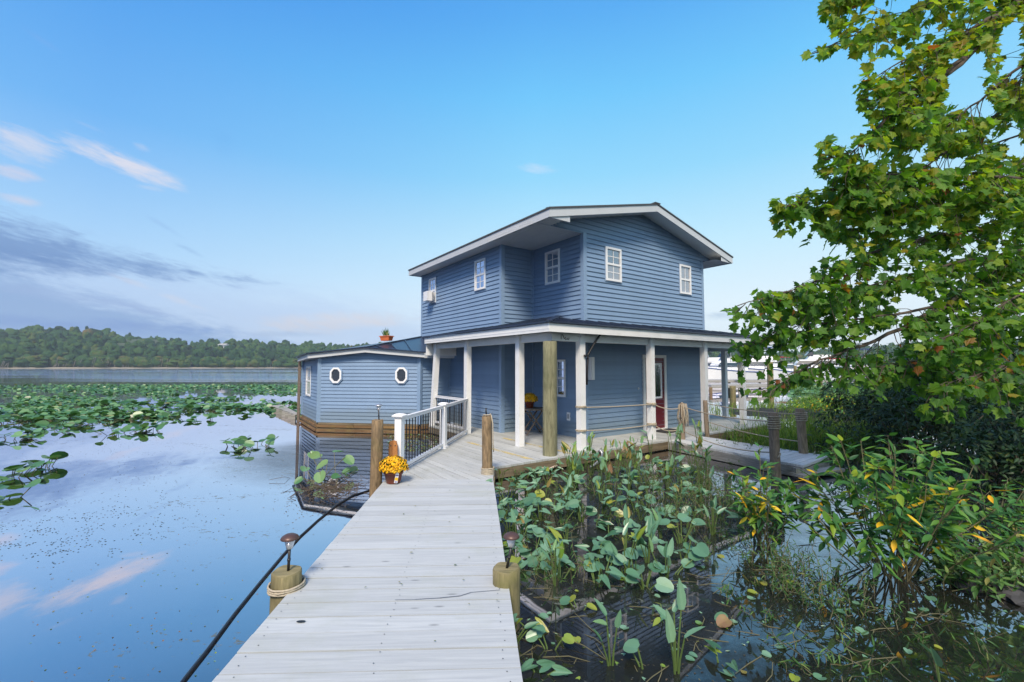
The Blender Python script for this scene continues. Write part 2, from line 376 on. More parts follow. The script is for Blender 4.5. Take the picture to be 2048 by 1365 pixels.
col = cloud(col, 160, 600, 330, 16, (168, 190, 230), -.12, .55, 1.0, 1.4)
col = cloud(col, 150, 650, 460, 20, (112, 146, 212), .0, .75, 1.0, .8)
col = cloud(col, 20, 278, 110, 36, (222, 224, 238), -.1, .85, .8, .9)
col = cloud(col, 5, 338, 70, 16, (218, 216, 232), 0, .7, .8, .9)
col = cloud(col, 190, 298, 110, 26, (226, 226, 238), -.14, .88, .9, 1.1)
col = cloud(col, 260, 330, 120, 26, (226, 226, 238), -.2, .9, .7, .8)
col = cloud(col, 150, 238, 50, 5, (180, 206, 242), -.15, .6, .9, .8)
col = cloud(col, 262, 284, 26, 9, (200, 214, 240), -.1, .7, .9, .8)
col = cloud(col, 285, 370, 40, 5, (204, 218, 242), 0, .6, .8, .8)
col = cloud(col, 20, 394, 60, 12, (218, 216, 230), 0, .7, .8, .9)
col = cloud(col, 40, 52, 60, 7, (130, 178, 240), -.3, .5, 1.0, .9)
col = cloud(col, 700, 640, 190, 20, (226, 224, 230), .06, .85, .8, 1.1)
col = cloud(col, 600, 655, 130, 20, (214, 218, 230), .05, .8, .9, 1.2)
col = cloud(col, 575, 668, 90, 7, (160, 190, 226), .0, .7, .9, .9)
col = cloud(col, 360, 604, 60, 9, (222, 222, 232), -.35, .7, .9, 1.2)
col = cloud(col, 255, 562, 60, 8, (216, 220, 234), -.3, .6, .9, 1.2)
col = cloud(col, 1076, 328, 44, 12, (206, 228, 252), -.1, .75, .9, 1.0)
col = cloud(col, 432, 276, 40, 26, (110, 172, 236), -.6, .5, 1.2, .8)
col = cloud(col, 315, 448, 60, 7, (140, 180, 230), -.5, .6, 1.0, 1.0)
col = cloud(col, 365, 495, 50, 6, (140, 178, 224), -.4, .6, 1.0, 1.0)
col = cloud(col, 1460, 632, 80, 12, (176, 200, 226), .0, .9, .8, .9)
bg = t.n('ShaderNodeBackground', {'Color': col, 'Strength': .1})
t.n('ShaderNodeOutputWorld', {0: bg.outputs[0]})
# ------------------------------------------------------------------ water
m, t = newmat('lake_water')
pos = t.n('ShaderNodeNewGeometry').outputs['Position']; ps = t.n('ShaderNodeSeparateXYZ', {0: pos}).outputs
far = t.ramp(t.math('DIVIDE', ps[1], 400), [(.11, 0.), (.2, 1.)])           # open water beyond the lily field is rippled
patch = t.ramp(t.noise(t.scale(pos, (.006, .022, 1)), 1, 4, .6), [(.42, 0.), (.56, 1.)])
rip = t.noise(t.scale(pos, (.10, .45, 1)), 1, 7, .68)
fine = t.noise(t.scale(pos, (1.1, 2.2, 1)), 1, 3, .5)
lazy = t.noise(t.scale(pos, (.35, 1.1, 1)), 1, 2, .4, .5)
h = t.math('ADD', t.math('MULTIPLY', t.math('MULTIPLY', rip, far), t.math('ADD', .08, t.math('MULTIPLY', patch, .9))), t.math('MULTIPLY', t.math('ADD', t.math('MULTIPLY', fine, .25), t.math('MULTIPLY', lazy, .9)), .0035))
nrm = t.bump(h, 1.0, .42)
fr = t.n('ShaderNodeFresnel', {'IOR': 1.33, 'Normal': nrm}).outputs[0]
face = t.n('ShaderNodeLayerWeight', {'Blend': .5, 'Normal': nrm}).outputs['Facing']
refl = t.ramp(face, [(.3, .20), (.45, .30), (.55, .56), (.72, .84), (.85, .93), (.95, .97), (1., 1.)])
# duckweed, pollen and leaf crumbs in drifts
d1 = t.ramp(t.noise(t.scale(pos, (.22, .6, 1)), 1, 4, .6, .8), [(.50, 0.), (.66, 1.)])
d2 = t.noise(t.scale(pos, (9, 16, 1)), 1, 5, .7, .4)
vor = t.n('ShaderNodeTexVoronoi', {'Vector': t.scale(pos, (11, 17, 1)), 'Scale': 1., 'Randomness': 1.}).outputs['Distance']
near = t.ramp(t.math('DIVIDE', ps[1], 40), [(.0, 1.), (.5, 1.), (.8, 0.)])
speck = t.math('MULTIPLY', t.ramp(t.math('ADD', t.math('SUBTRACT', d2, .70), t.math('MULTIPLY', d1, .15)), [(0., 0.), (.025, 1.)]), near)
speck2 = t.math('MULTIPLY', t.ramp(vor, [(.03, 1.), (.07, 0.)]), t.math('MULTIPLY', t.ramp(t.noise(pos, .9, 3), [(.56, 0.), (.64, 1.)]), near))
sp_ = t.math('MULTIPLY', t.math('MAXIMUM', speck, t.math('MULTIPLY', speck2, .8)), .8)
body = t.n('ShaderNodeBsdfDiffuse', {'Color': t.mix(t.noise(pos, .5, 4), (.006, .010, .010), (.016, .016, .012))})
gl = t.n('ShaderNodeBsdfGlossy', {'Color': (.98, .94, 1.0), 'Roughness': .012, 'Normal': nrm})
wsh = t.n('ShaderNodeMixShader', {0: refl, 1: body, 2: gl})
crumb = t.n('ShaderNodeBsdfPrincipled', {'Base Color': t.mix(t.noise(pos, 30, 2), (.05, .06, .03), (.16, .17, .16)), 'Roughness': .7})
# near-black coat painted on the pond right of the walkway, dimming the house reflection
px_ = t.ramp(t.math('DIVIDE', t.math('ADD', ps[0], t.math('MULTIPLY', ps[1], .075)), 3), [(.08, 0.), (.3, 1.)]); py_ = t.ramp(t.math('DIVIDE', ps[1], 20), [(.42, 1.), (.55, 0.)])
dim_coat = t.ramp(t.math('ADD', t.noise(t.scale(pos, (.8, 1.1, 1)), 1, 6, .7, .5), t.math('MULTIPLY', t.math('SUBTRACT', t.noise(pos, 14, 5, .75), .5), .5)), [(.34, .55), (.6, .88)])
dim_coat_sh = t.n('ShaderNodeBsdfPrincipled', {'Base Color': t.mix(t.noise(pos, 18, 4), (.004, .005, .004), (.014, .014, .010)), 'Roughness': .55, 'Specular IOR Level': .3})
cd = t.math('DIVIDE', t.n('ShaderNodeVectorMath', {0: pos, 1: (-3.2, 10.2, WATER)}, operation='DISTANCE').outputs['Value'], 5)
cov = t.math('MULTIPLY', t.math('MULTIPLY', t.ramp(cd, [(.38, .7), (.62, 0.)]), dim_coat), 1.2)  # same coat by the side room: scum plus painted shade, dimming its reflection
wsh = t.n('ShaderNodeMixShader', {0: t.math('MINIMUM', cov, .6), 1: wsh, 2: dim_coat_sh})
wsh = t.n('ShaderNodeMixShader', {0: t.math('MULTIPLY', dim_coat, t.math('MULTIPLY', t.math('MULTIPLY', px_, t.ramp(t.math('DIVIDE', ps[0], 4), [(.38, 1.), (.62, .68)])), py_)), 1: wsh, 2: dim_coat_sh})
t.out(t.n('ShaderNodeMixShader', {0: sp_, 1: wsh, 2: crumb}).outputs[0])
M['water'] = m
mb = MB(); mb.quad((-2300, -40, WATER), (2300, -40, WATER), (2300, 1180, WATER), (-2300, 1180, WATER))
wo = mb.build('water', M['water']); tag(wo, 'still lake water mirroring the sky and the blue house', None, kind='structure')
# ------------------------------------------------------------------ the floating house
house = thing('house', hb(7.65, 7.6, 0), 'blue two storey floating house with white trim, wrap-around porch and low angular side room', 'house', ANG)
COURSE = .115
def siding(polys, P, d, n, name='wall', course=COURSE, lip=.021, z0=0.0, parent=house, mat='siding'):
    """lap siding: polys are convex polygons (u,z) on the wall through P along d, outward normal n"""
    mb = MB()
    for poly in polys:
        zmin = min(p[1] for p in poly); zmax = max(p[1] for p in poly)
        k0 = int(math.floor((zmin - z0) / course + 1e-6)); k1 = int(math.ceil((zmax - z0) / course - 1e-6))
        for k in range(k0, k1):
            za, zb = z0 + k * course, z0 + (k + 1) * course
            q = clip(clip(poly, (0, 1), za, False), (0, 1), zb, True)
            if len(q) < 3: continue
            tn = R.random()
            vs = [P + d * u + UP * z + n * (lip * (zb - z) / course + .002) for u, z in q]
            nn = (vs[1] - vs[0]).cross(vs[2] - vs[0])
            idx = list(range(len(vs)))
            if nn.dot(n) < 0: idx.reverse()
            mb.add(vs, [idx], 0, tn)
            us = [u for u, z in q if abs(z - za) < 1e-6]
            if len(us) >= 2:
                a, b = min(us), max(us)
                mb.quad(P + d * a + UP * za + n * (lip + .002), P + d * a + UP * za - n * .01, P + d * b + UP * za - n * .01, P + d * b + UP * za + n * (lip + .002), tint=tn)
    return mb.build(name, M[mat], parent)
GA = 7.65; BW = 6.55; BC = 7.60; BR = 12.68; AF = 9.62; AB = 14.62; ZT = 4.955
EB0, EB1, RB, RA0, RA1 = 6.12, 13.58, 9.85, 7.17, 14.82
ZE, ZR, FH = 5.09, 5.97, .18
def roofz(b): return ZE + (ZR - ZE) * (1 - abs(b - RB) / (RB - EB0))
rect = lambda u0, u1, z0, z1: [(u0, z0), (u1, z0), (u1, z1), (u0, z1)]
siding([rect(BC, BR, 0, ZT + .005), rect(EB0 + .035, BC, ZE - FH + .006, ZT + .003), [(EB0 + .035, ZT), (EB1 - .035, ZT), (RB, ZR - .13)]], hb(GA, 0), BX, -AX)
siding([rect(GA, AF, 0, ZT)], hb(0, BC), AX, -BX)
siding([rect(BW, BC, 0, ZT)], hb(AF, 0), BX, -AX)
siding([rect(AF, AB, 0, ZT)], hb(0, BW), AX, -BX)
siding([rect(GA, AB, 0, ZT)], hb(0, BR), AX, BX)
siding([rect(BW, BR, 0, ZT), [(BW, ZT), (BR, ZT), (RB, ZR - .2)]], hb(AB, 0), BX, AX)
for a, b, w in ((GA, BC, .11), (GA, BR, .11), (AF, BW, .11), (AB, BW, .11)):
    sb = 1 if b < 10 else -1; sa = 1 if a < 12 else -1
    mb = MB(); c = hb(a, b); z0, z1 = 0.0, ZT
    mb.box(hb(a + sa * (w / 2 - .024), b + sb * (w / 2 - .024), (z0 + z1) / 2), (w, w, z1 - z0), ANG)
    mb.build('corner_trim', M['siding_trim'], house)
mb = MB(); mb.box(hb(AF - .022, BC - .022, ZT / 2), (.045, .045, ZT), ANG); mb.build('corner_trim', M['siding_trim'], house)
# main roof: shingled slabs, boxed eaves, fascia and soffit
mb = MB()
for b0 in (EB0 - .02, EB1 + .02):
    z0 = roofz(b0)
    A_, B_, C_, D_ = (RA0 - .02, b0, z0), (RA1 + .02, b0, z0), (RA1 + .02, RB, ZR), (RA0 - .02, RB, ZR)
    top = [hb(a, b, z + .035) for a, b, z in (A_, B_, C_, D_)]; bot = [hb(a, b, z + .001) for a, b, z in (A_, B_, C_, D_)]
    mb.add(top + bot, [(0, 1, 2, 3), (7, 6, 5, 4), (0, 4, 5, 1), (1, 5, 6, 2), (3, 7, 4, 0)])
mb.bar(hb(RA0 - .03, RB, ZR + .04), hb(RA1, RB, ZR + .04), .22, .02)
n_sh = 24
for i in range(n_sh):
    for s in (0, 1):
        f = (i + .5) / n_sh; b = RB + (EB0 - RB) * f if s == 0 else RB + (EB1 - RB) * f
        mb.box(hb(RA0 + .1, b, roofz(b) + .034), (.15, .05, .003), ANG)
mroof = mb.build('roof', M['shingle'], house)
mb = MB()
for b0, s in ((EB0, 1), (EB1, -1)):
    mb.box(hb((RA0 + RA1) / 2, b0 + s * .012, ZE - FH / 2), (.024, RA1 - RA0, FH), ANG)
for a0 in (RA0 + .012, RA1 - .012):
    for b0, b1 in ((EB0 + .025, RB), (RB, EB1 - .025)):
        z0, z1 = roofz(b0), roofz(b1); s = [hb(a0 + k, b, z) for k in (-.012, .012) for b, z in ((b0, z0 - FH), (b1, z1 - FH), (b1, z1), (b0, z0))]
        mb.add(s, [(0, 1, 2, 3), (7, 6, 5, 4), (0, 4, 5, 1), (1, 5, 6, 2), (2, 6, 7, 3), (3, 7, 4, 0)])
    # boxed eave returns
    for b0, b1 in ((EB0 + .026, EB0 + .62), (EB1 - .026, EB1 - .62)):
        mb.poly(hb(a0 + .013, b0, ZE - FH + .002), hb(a0 + .013, b1, ZE - FH + .002), hb(a0 + .013, b1, roofz(b1) - .03), hb(a0 + .013, b0, roofz(b0) - .03))
mb.build('fascia', M['fascia'], mroof)
mb = MB(); zs = ZE - FH + .012
mb.quad(hb(RA0 + .025, EB0 + .025, zs), hb(RA1 - .03, EB0 + .025, zs), hb(RA1 - .03, BW + .0, zs), hb(RA0 + .025, BW, zs))
mb.quad(hb(GA - .0, BW, zs), hb(AF, BW, zs), hb(AF, BC, zs), hb(GA, BC, zs))
mb.quad(hb(RA0 + .025, EB1 - .025, zs), hb(RA1 - .03, EB1 - .025, zs), hb(RA1 - .03, BR, zs), hb(RA0 + .025, BR, zs))
for b0, b1 in ((EB0 + .03, RB), (RB, EB1 - .03)):
    mb.quad(hb(RA0 + .025, b0, roofz(b0) - .14), hb(GA + .05, b0, roofz(b0) - .14), hb(GA + .05, b1, roofz(b1) - .14), hb(RA0 + .025, b1, roofz(b1) - .14))
k = RA0 + .1
while k < AF - .05:                                  # grooves of the panelled soffit over the notch
    mb.box(hb(k, (EB0 + BC) / 2 - .2 if k > GA else EB0 + .26, zs - .003), ((BC - EB0 - .1) if k > GA else .42, .012, .006), ANG); k += .105
mb.build('soffit', M['soffit'], mroof)
# windows ---------------------------------------------------------------------
def window(P, d, n, u0, u1, z0, z1, upper='glass', lower='screen', cols=2, rows=2, parent=house):
    fw = .055; f = MB()
    def bx_(ua, ub, za, zb, dep, off=0.0, mbb=None, mt=0): (mbb or f).box(P + d * ((ua + ub) / 2) + UP * ((za + zb) / 2) + n * (off + dep / 2), (ub - ua, dep, zb - za), ax=(d, n, UP), mat=mt)
    bx_(u0, u0 + fw, z0, z1, .05); bx_(u1 - fw, u1, z0, z1, .05); bx_(u0 + fw, u1 - fw, z0, z0 + fw, .055); bx_(u0 + fw, u1 - fw, z1 - fw, z1, .055)
    zm = (z0 + z1) / 2; bx_(u0 + fw, u1 - fw, zm - .025, zm + .025, .045)
    wf = f.build('window', M['vinyl_white'], parent)
    f = MB(); bx_(u0 - .02, u1 + .02, z0 - .03, z0 - .001, .035); bx_(u0 - .022, u0 - .001, z0, z1 + .02, .03); bx_(u1 + .001, u1 + .022, z0, z1 + .02, .03)
    f.build('casing', M['siding_trim'], wf)
    for za, zb, mt in ((zm + .025, z1 - fw, upper), (z0 + fw, zm - .025, lower)):
        g_ = MB(); g_.quad(P + d * (u0 + fw) + UP * za + n * .022, P + d * (u1 - fw) + UP * za + n * .022, P + d * (u1 - fw) + UP * zb + n * .022, P + d * (u0 + fw) + UP * zb + n * .022)
        g_.build('pane', M[mt], wf)
    f = MB()
    for za, zb, dz in ((zm + .025, z1 - fw, .024), (z0 + fw, zm - .025, .023)):
        for c in range(1, cols): u = u0 + fw + (u1 - u0 - 2 * fw) * c / cols; bx_(u - .009, u + .009, za, zb, .006, dz)
        for c in range(1, rows): z = za + (zb - za) * c / rows; bx_(u0 + fw, u1 - fw, z - .009, z + .009, .005, dz)
    f.build('muntins', M['vinyl_white'], wf)
    return wf
window(hb(GA, 0), BX, -AX, 8.34, 8.92, 3.86, 4.72, 'glass', 'screen')
window(hb(GA, 0), BX, -AX, 11.46, 12.01, 3.83, 4.69, 'screen', 'screen', 2, 1)
window(hb(0, BC), AX, -BX, 8.47, 9.05, 3.86, 4.73, 'glassdark', 'glassdark')
window(hb(0, BW), AX, -BX, 10.37, 10.94, 3.86, 4.72, 'glass', 'screen')
window(hb(0, BW), AX, -BX, 13.45, 13.99, 3.84, 4.69, 'glass', 'glass')
window(hb(0, BC), AX, -BX, 8.28, 8.90, .95, 1.88, 'glassdark', 'glassdark', 2, 2)
# door --------------------------------------------------------------------------
f = MB(); P0 = hb(GA, 0); n_ = -AX
def wb(mb, ua, ub, za, zb, dep, off=0.0, mt=0): mb.box(P0 + BX * ((ua + ub) / 2) + UP * ((za + zb) / 2) + n_ * (off + dep / 2), (ub - ua, dep, zb - za), ax=(BX, n_, UP), mat=mt)
D0, D1 = 9.72, 10.72
wb(f, D0, D0 + .09, 0.03, 2.02, .05); wb(f, D1 - .09, D1, 0.03, 2.02, .05); wb(f, D0 + .09, D1 - .09, 1.94, 2.02, .05); wb(f, D0 + .02, D1 - .02, .0, .03, .06)
frame = f.build('door_frame', M['white'], house)
f = MB(); wb(f, D0 + .092, D1 - .092, .032, 1.938, .022)
for ua, ub in ((D0 + .2, D0 + .46), (D0 + .54, D1 - .2)): wb(f, ua, ub, .2, .62, .008, .022)
door = f.build('door', M['door'], house)
f = MB(); ua, ub, za, zb = D0 + .2, D1 - .2, .84, 1.80
for q in ((ua, ua + .05, za, zb), (ub - .05, ub, za, zb), (ua + .05, ub - .05, za, za + .05), (ua + .05, ub - .05, zb - .05, zb)): wb(f, *q, .016, .022)
f.build('light_trim', M['vinyl_white'], door)
f = MB(); wb(f, ua + .05, ub - .05, za + .05, zb - .05, .006, .022); f.build('pane', M['screen'], door)
f = MB(); wb(f, ua + .15, ua + .165, za + .05, zb - .05, .004, .0285); wb(f, ub - .165, ub - .15, za + .05, zb - .05, .004, .0285); wb(f, ua + .05, ub - .05, za + .2, za + .215, .004, .029); wb(f, ua + .05, ub - .05, zb - .215, zb - .2, .004, .029)
f.build('caming', M['black'], door)
f = MB(); hp = P0 + BX * (D0 + .15) + n_ * .02 + UP * .75; f.tube([hp, hp + n_ * .05], .012, 8); f.tube([hp + n_ * .05, hp + n_ * .055 + BX * .1], .011, 8); f.box(hp + n_ * .006, (.05, .008, .16), ANG); f.build('handle', M['steel'], door, True)
# porch roof ----------------------------------------------------------------------
PA, PB, PZ, PS, PE = 6.47, 5.5, 2.565, .2, 14.95
fz = lambda a: PZ + PS * (a - PA); lz = lambda b: PZ + PS * (b - PB)
mb = MB()
L_ = lambda a, b: hb(a, b, lz(b)); F_ = lambda a, b: hb(a, b, fz(a)); R_ = lambda a, b: hb(a, b, PZ + PS * (PE - b))
mb.quad(L_(PA, PB), L_(12.07, PB), L_(12.07, 6.56), L_(7.53, 6.56)); mb.quad(L_(7.53, 6.56), L_(9.63, 6.56), L_(9.63, 7.61), L_(8.58, 7.61))
mb.quad(F_(PA, PB), F_(7.53, 6.56), F_(7.66, 6.69), F_(7.66, 13.76), F_(PA, PE)); mb.quad(F_(7.66, 6.69), F_(8.58, 7.61), F_(7.66, 7.61)); mb.quad(F_(7.66, 12.69), F_(8.73, 12.69), F_(7.66, 13.76))
mb.quad(R_(PA, PE), R_(8.73, 12.69), R_(12, 12.69), R_(12, PE))
k = 7.0
while k < 12:                                         # standing ribs
    b1 = 6.5 if k > 9.6 else (7.55 if k > 8.6 else k - PA + PB - .02)
    if k < 9.6 or k > 9.7: mb.bar(L_(k, PB - .01) + UP * .012, L_(k, b1) + UP * .012, .035, .03)
    k += .42
k = 5.95
while k < PE - .2:
    a1 = min(7.62, k - PB + PA) if k < BC else min(7.62, PE - k + PA)
    mb.bar(F_(PA - .01, k) + UP * .012, F_(a1, k) + UP * .012, .035, .03, up=UP); k += .42
mb.bar(L_(PA - .02, PB - .02) + UP * .02, L_(8.5, 7.53) + UP * .02, .12, .03)
mb.box(hb((PA + 12.07) / 2, PB - .012, PZ - .004), (.05, 12.07 - PA + .06, .035), ANG); mb.box(hb(PA - .012, (PB + PE) / 2, PZ - .006), (PE - PB + .06, .05, .035), ANG)
proof = mb.build('porch_roof', M['metalroof'], house)
mb = MB(); zc = PZ - .10 - .012
mb.box(hb((PA + 12.07) / 2, PB + .012, zc), (.024, 12.07 - PA, .165), ANG); mb.box(hb(PA + .012, (PB + PE) / 2 + .013, zc), (PE - PB - .026, .024, .165), ANG)
mb.box(hb((PA + 12) / 2, PE - .012, zc), (.024, 12 - PA - .05, .165), ANG)
mb.box(hb(12.06, (PB + BW) / 2 + .02, 2.30), (BW - PB - .06, .024, .53), ANG)                   # white end cap next to the side room
mb.box(hb((PA + 12.07) / 2, PB + .008, zc - .022), (.026, 12.07 - PA - .01, .008), ANG, tint=0)
mb.build('fascia', M['white'], proof)
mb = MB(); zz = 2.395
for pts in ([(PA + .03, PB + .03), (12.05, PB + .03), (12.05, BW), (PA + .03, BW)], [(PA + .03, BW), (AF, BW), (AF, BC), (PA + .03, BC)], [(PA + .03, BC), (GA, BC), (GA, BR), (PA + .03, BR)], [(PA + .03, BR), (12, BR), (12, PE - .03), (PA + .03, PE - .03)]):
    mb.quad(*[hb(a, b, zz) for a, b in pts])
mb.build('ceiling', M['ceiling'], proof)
mb = MB(); zb_ = 2.30
mb.box(hb((6.68 + 12.0) / 2, 5.80, zb_), (.10, 12.0 - 6.68, .165), ANG); mb.box(hb(6.73, (5.85 + 14.6) / 2, zb_), (14.6 - 5.85, .10, .165), ANG); mb.box(hb(9.3, 14.55, zb_), (.10, 5.0, .165), ANG)
mb.build('beam', M['white'], proof)
def post(a, b, z1=2.385, w=.14, lean=(0, 0)):
    mb = MB(); c0 = hb(a, b, .0); c1 = hb(a + lean[0], b + lean[1], z1)
    mb.bar(c0, c1, w, w, up=AX); mb.build('post', M['white'], house)
for b in (6.545, 8.83, 11.075): post(6.70, b)
post(7.77, 5.77); post(10.02, 5.77); post(11.98, 5.74, lean=(-.16, .05)); post(6.92, 13.46); post(8.07, 14.55)
mb = MB(); mb.box(hb(12.02, 5.86, 1.2), (.045, .09, 2.3), ANG); mb.build('post', M['white'], house)
# fittings ------------------------------------------------------------------------------
mb = MB(); mb.box(hb(8.2, BC - .012, .48), (.03, .11, .2), ANG); mb.box(hb(8.2, BC - .03, .48), (.012, .06, .11), ANG, mat=1); mb.build('outlet_cover', [M['vinyl_white'], M['steel']], house)
mb = MB(); mb.box(hb(GA - .08, 7.735, 1.66), (.11, .13, .54), ANG); mb.box(hb(GA - .15, 7.735, 1.66), (.09, .012, .48), ANG); mb.build('meter_box', M['vinyl_white'], house)
mb = MB(); c = [hb(6.55, 6.98, 2.38), hb(6.6, 6.86, 2.2), hb(6.66, 6.72, 1.95), hb(6.62, 6.66, 1.75), hb(6.66, 6.68, 1.5), hb(6.7, 6.72, 1.33)]
mb.tube(c, .022, 8); mb.tube([p + AX * .03 + BX * .04 for p in c], .014, 6, 1); mb.box(hb(6.6, 6.6, 1.93), (.1, .03, .04), ANG); mb.build('cable', [M['black'], M['steel']], house, True)
mb = MB(); mb.box(hb(GA - .015, 9.55, 1.13), (.03, .02, .05), ANG); mb.build('doorbell', M['vinyl_white'], house)
# iron hooks on the beam
mb = MB(); q = hb(6.665, 5.98, 2.29)
def arc(c, r, a0, a1, n=8): return [c + BX * (r * math.cos(a0 + (a1 - a0) * i / n)) + UP * (r * math.sin(a0 + (a1 - a0) * i / n)) for i in range(n + 1)]
mb.tube([q + UP * -.04, q + UP * .05, q + BX * .03 + UP * .06, q + BX * .09 + UP * -.03], .006, 6); mb.tube(arc(q + BX * .125 + UP * -.02, .022, 1.6, 6.2), .006, 6); mb.tube(arc(q + BX * .19 + UP * -.02, .02, 2.6, 7.2), .006, 6)
mb.build('hook', M['black'], house, True)
# angular side room --------------------------------------------------------------------
Lc = at_z(636.7, 844.8, 0); Rc = at_z(838.5, 848.8, 0); FLc = at_z(605.5, 828.8, 0)
Hc = hb(toab(Rc)[0], BW); Kc = hb(17.9, BW + .1)
def wall_seg(P, Q, tops, n_out, name='wall'):
    d = (Q - P); L = d.length; d = d / L
    return siding([[(0, 0.0)] + [(L, 0.0)] + [(u * L, z) for u, z in tops]], P, d, n_out, name, course=.108)
dLR = (Rc - Lc).normalized(); nF = V((dLR.y, -dLR.x, 0)); Lw = (Rc - Lc).length
wall_seg(Lc, Rc, [(1, 1.98), (.46, 2.18), (0, 1.96)], nF)
dl = (FLc - Lc).normalized(); nL = V((-dl.y, dl.x, 0)); 
wall_seg(Lc, FLc, [(1, 1.93), (0, 1.96)], nL)
dr = (Hc - Rc).normalized(); nR = V((dr.y, -dr.x, 0)); wall_seg(Rc, Hc, [(1, 1.98), (0, 1.98)], nR)
dk = (Kc - FLc).normalized(); wall_seg(FLc, Kc, [(1, 1.93), (0, 1.93)], V((-dk.y, dk.x, 0)))
dh = (hb(AB, BW) - Kc).normalized(); wall_seg(Kc, hb(AB, BW), [(1, 1.93), (0, 1.93)], V((-dh.y, dh.x, 0)))
for c, rz in ((Lc, math.atan2(dLR.y, dLR.x) + .6), (Rc, math.atan2(dLR.y, dLR.x) - .35), (FLc, ANG)):
    mb = MB(); mb.box(V((c.x, c.y, .98)), (.125, .10, 1.96), rz); mb.build('corner_trim', M['siding_trim'], house)
mb = MB(); mb.box(hb(toab(Rc)[0] - .022, BW - .022, .98), (.045, .045, 1.96), ANG); mb.build('corner_trim', M['siding_trim'], house)
OV = .22
def on_front(px, py):                                  # a photo point on the plane of the room's front fascia
    d = V(ray(px, py)); o = V((0, 0, H)); p0 = Lc + nF * OV
    return o + d * ((p0 - o).dot(nF) / d.dot(nF))
pk = on_front(730, 696.2); le = on_front(615.7, 706.0); re = on_front(849, 706.2)
tip = V((FLc.x, FLc.y, 0)) + nL * OV; tip.z = 2.02
lz0 = 2.06; le.z = 2.09
he = hb(toab(Rc)[0] - .2, BW - .03, re.z - .01)
Qp = hb(AB, BW - .02, 2.74); kk = V((Kc.x, Kc.y, 2.02)) + AX * .15
mb = MB(); up_ = UP * .012
mb.quad(pk + up_, re + up_, he + up_, hb(12.1, BW - .02, 2.50), Qp + up_); mb.quad(pk + up_, Qp + up_, kk + up_, tip + up_, le + up_)
for (p, q) in ((.15, .10), (.42, .40), (.72, .72)):
    a_ = pk.lerp(Qp, p * .9 + .02); b_ = pk.lerp(re, .18 + p * .85) if p < .8 else re; mb.bar(a_ + UP * .03, b_ + UP * .03, .03, .025)
mb.bar(pk + UP * .03, Qp + UP * .03, .1, .02)
for a_, b_ in ((tip, le), (le, pk), (pk, re)): mb.bar(a_ + UP * .02 + nF * .02, b_ + UP * .02 + nF * .02, .10, .03)
sroof = mb.build('side_room_roof', M['metalroof'], house)
mb = MB()
def band(p, q, h, th=.024):
    d = (q - p); n = V((d.y, -d.x, 0)).normalized() * th
    vs = [p, q, q - UP * h, p - UP * h]; vs += [v - n for v in vs]
    mb.add(vs, [(0, 1, 2, 3), (7, 6, 5, 4), (0, 4, 5, 1), (1, 5, 6, 2), (2, 6, 7, 3), (3, 7, 4, 0)])
FHH = .135
band(tip, le, FHH); band(le, pk, FHH); band(pk, re, FHH); ree = re + BX * 1.06; band(re, ree, .15)
mb.build('fascia', M['fascia'], sroof)
mb = MB(); dz = UP * -(FHH - .01); wtop = lambda P, z: V((P.x, P.y, z))
fp = Lc + dLR * (Lw * .46)
mb.quad(le + dz, pk + dz, wtop(fp, pk.z - FHH + .01), wtop(Lc, le.z - FHH + .01)); mb.quad(pk + dz, re + dz, wtop(Rc, re.z - FHH + .01), wtop(fp, pk.z - FHH + .01)); mb.quad(tip + dz, le + dz, wtop(Lc, le.z - FHH + .01), wtop(FLc, tip.z - FHH + .01))
mb.quad(re + dz, ree + dz, wtop(Hc, re.z - FHH + .01), wtop(Rc, re.z - FHH + .01))
mb.build('soffit', M['soffit'], sroof)
# eight-sided windows
def octwin(px, py, hw=.185, hh=.235):
    d = V(ray(px, py)); o = V((0, 0, H)); p0 = Lc + nF * .02; c = o + d * ((p0 - o).dot(nF) / d.dot(nF))
    def ring(k, off): return [c + dLR * (x * (hw + k)) + UP * (y * (hh + k)) + nF * off for x, y in ((-.45, -1), (.45, -1), (1, -.5), (1, .5), (.45, 1), (-.45, 1), (-1, .5), (-1, -.5))]
    mb = MB(); rs = [ring(.0, -.02), ring(0, .05), ring(-.05, .05), ring(-.055, .01)]
    for i in range(3):
        for k in range(8): mb.quad(rs[i][k], rs[i][(k + 1) % 8], rs[i + 1][(k + 1) % 8], rs[i + 1][k])
    w = mb.build('round_window', M['vinyl_white'], house)
    mb = MB(); r0, r1 = ring(.028, -.02), ring(.028, .03); r2 = ring(.001, .03)
    for k in range(8): mb.quad(r0[k], r0[(k + 1) % 8], r1[(k + 1) % 8], r1[k]); mb.quad(r1[k], r1[(k + 1) % 8], r2[(k + 1) % 8], r2[k])
    mb.build('casing', M['siding_trim'], w)
    mb = MB(); mb.poly(*ring(-.052, .015)); mb.build('pane', M['glassdark'], w)
octwin(672.5, 751); octwin(803.5, 751)
Ll = (FLc - Lc).length
window(Lc, dl, nL, Ll * .45, Ll * .74, .72, 1.72, 'glass', 'screen', 2, 1)
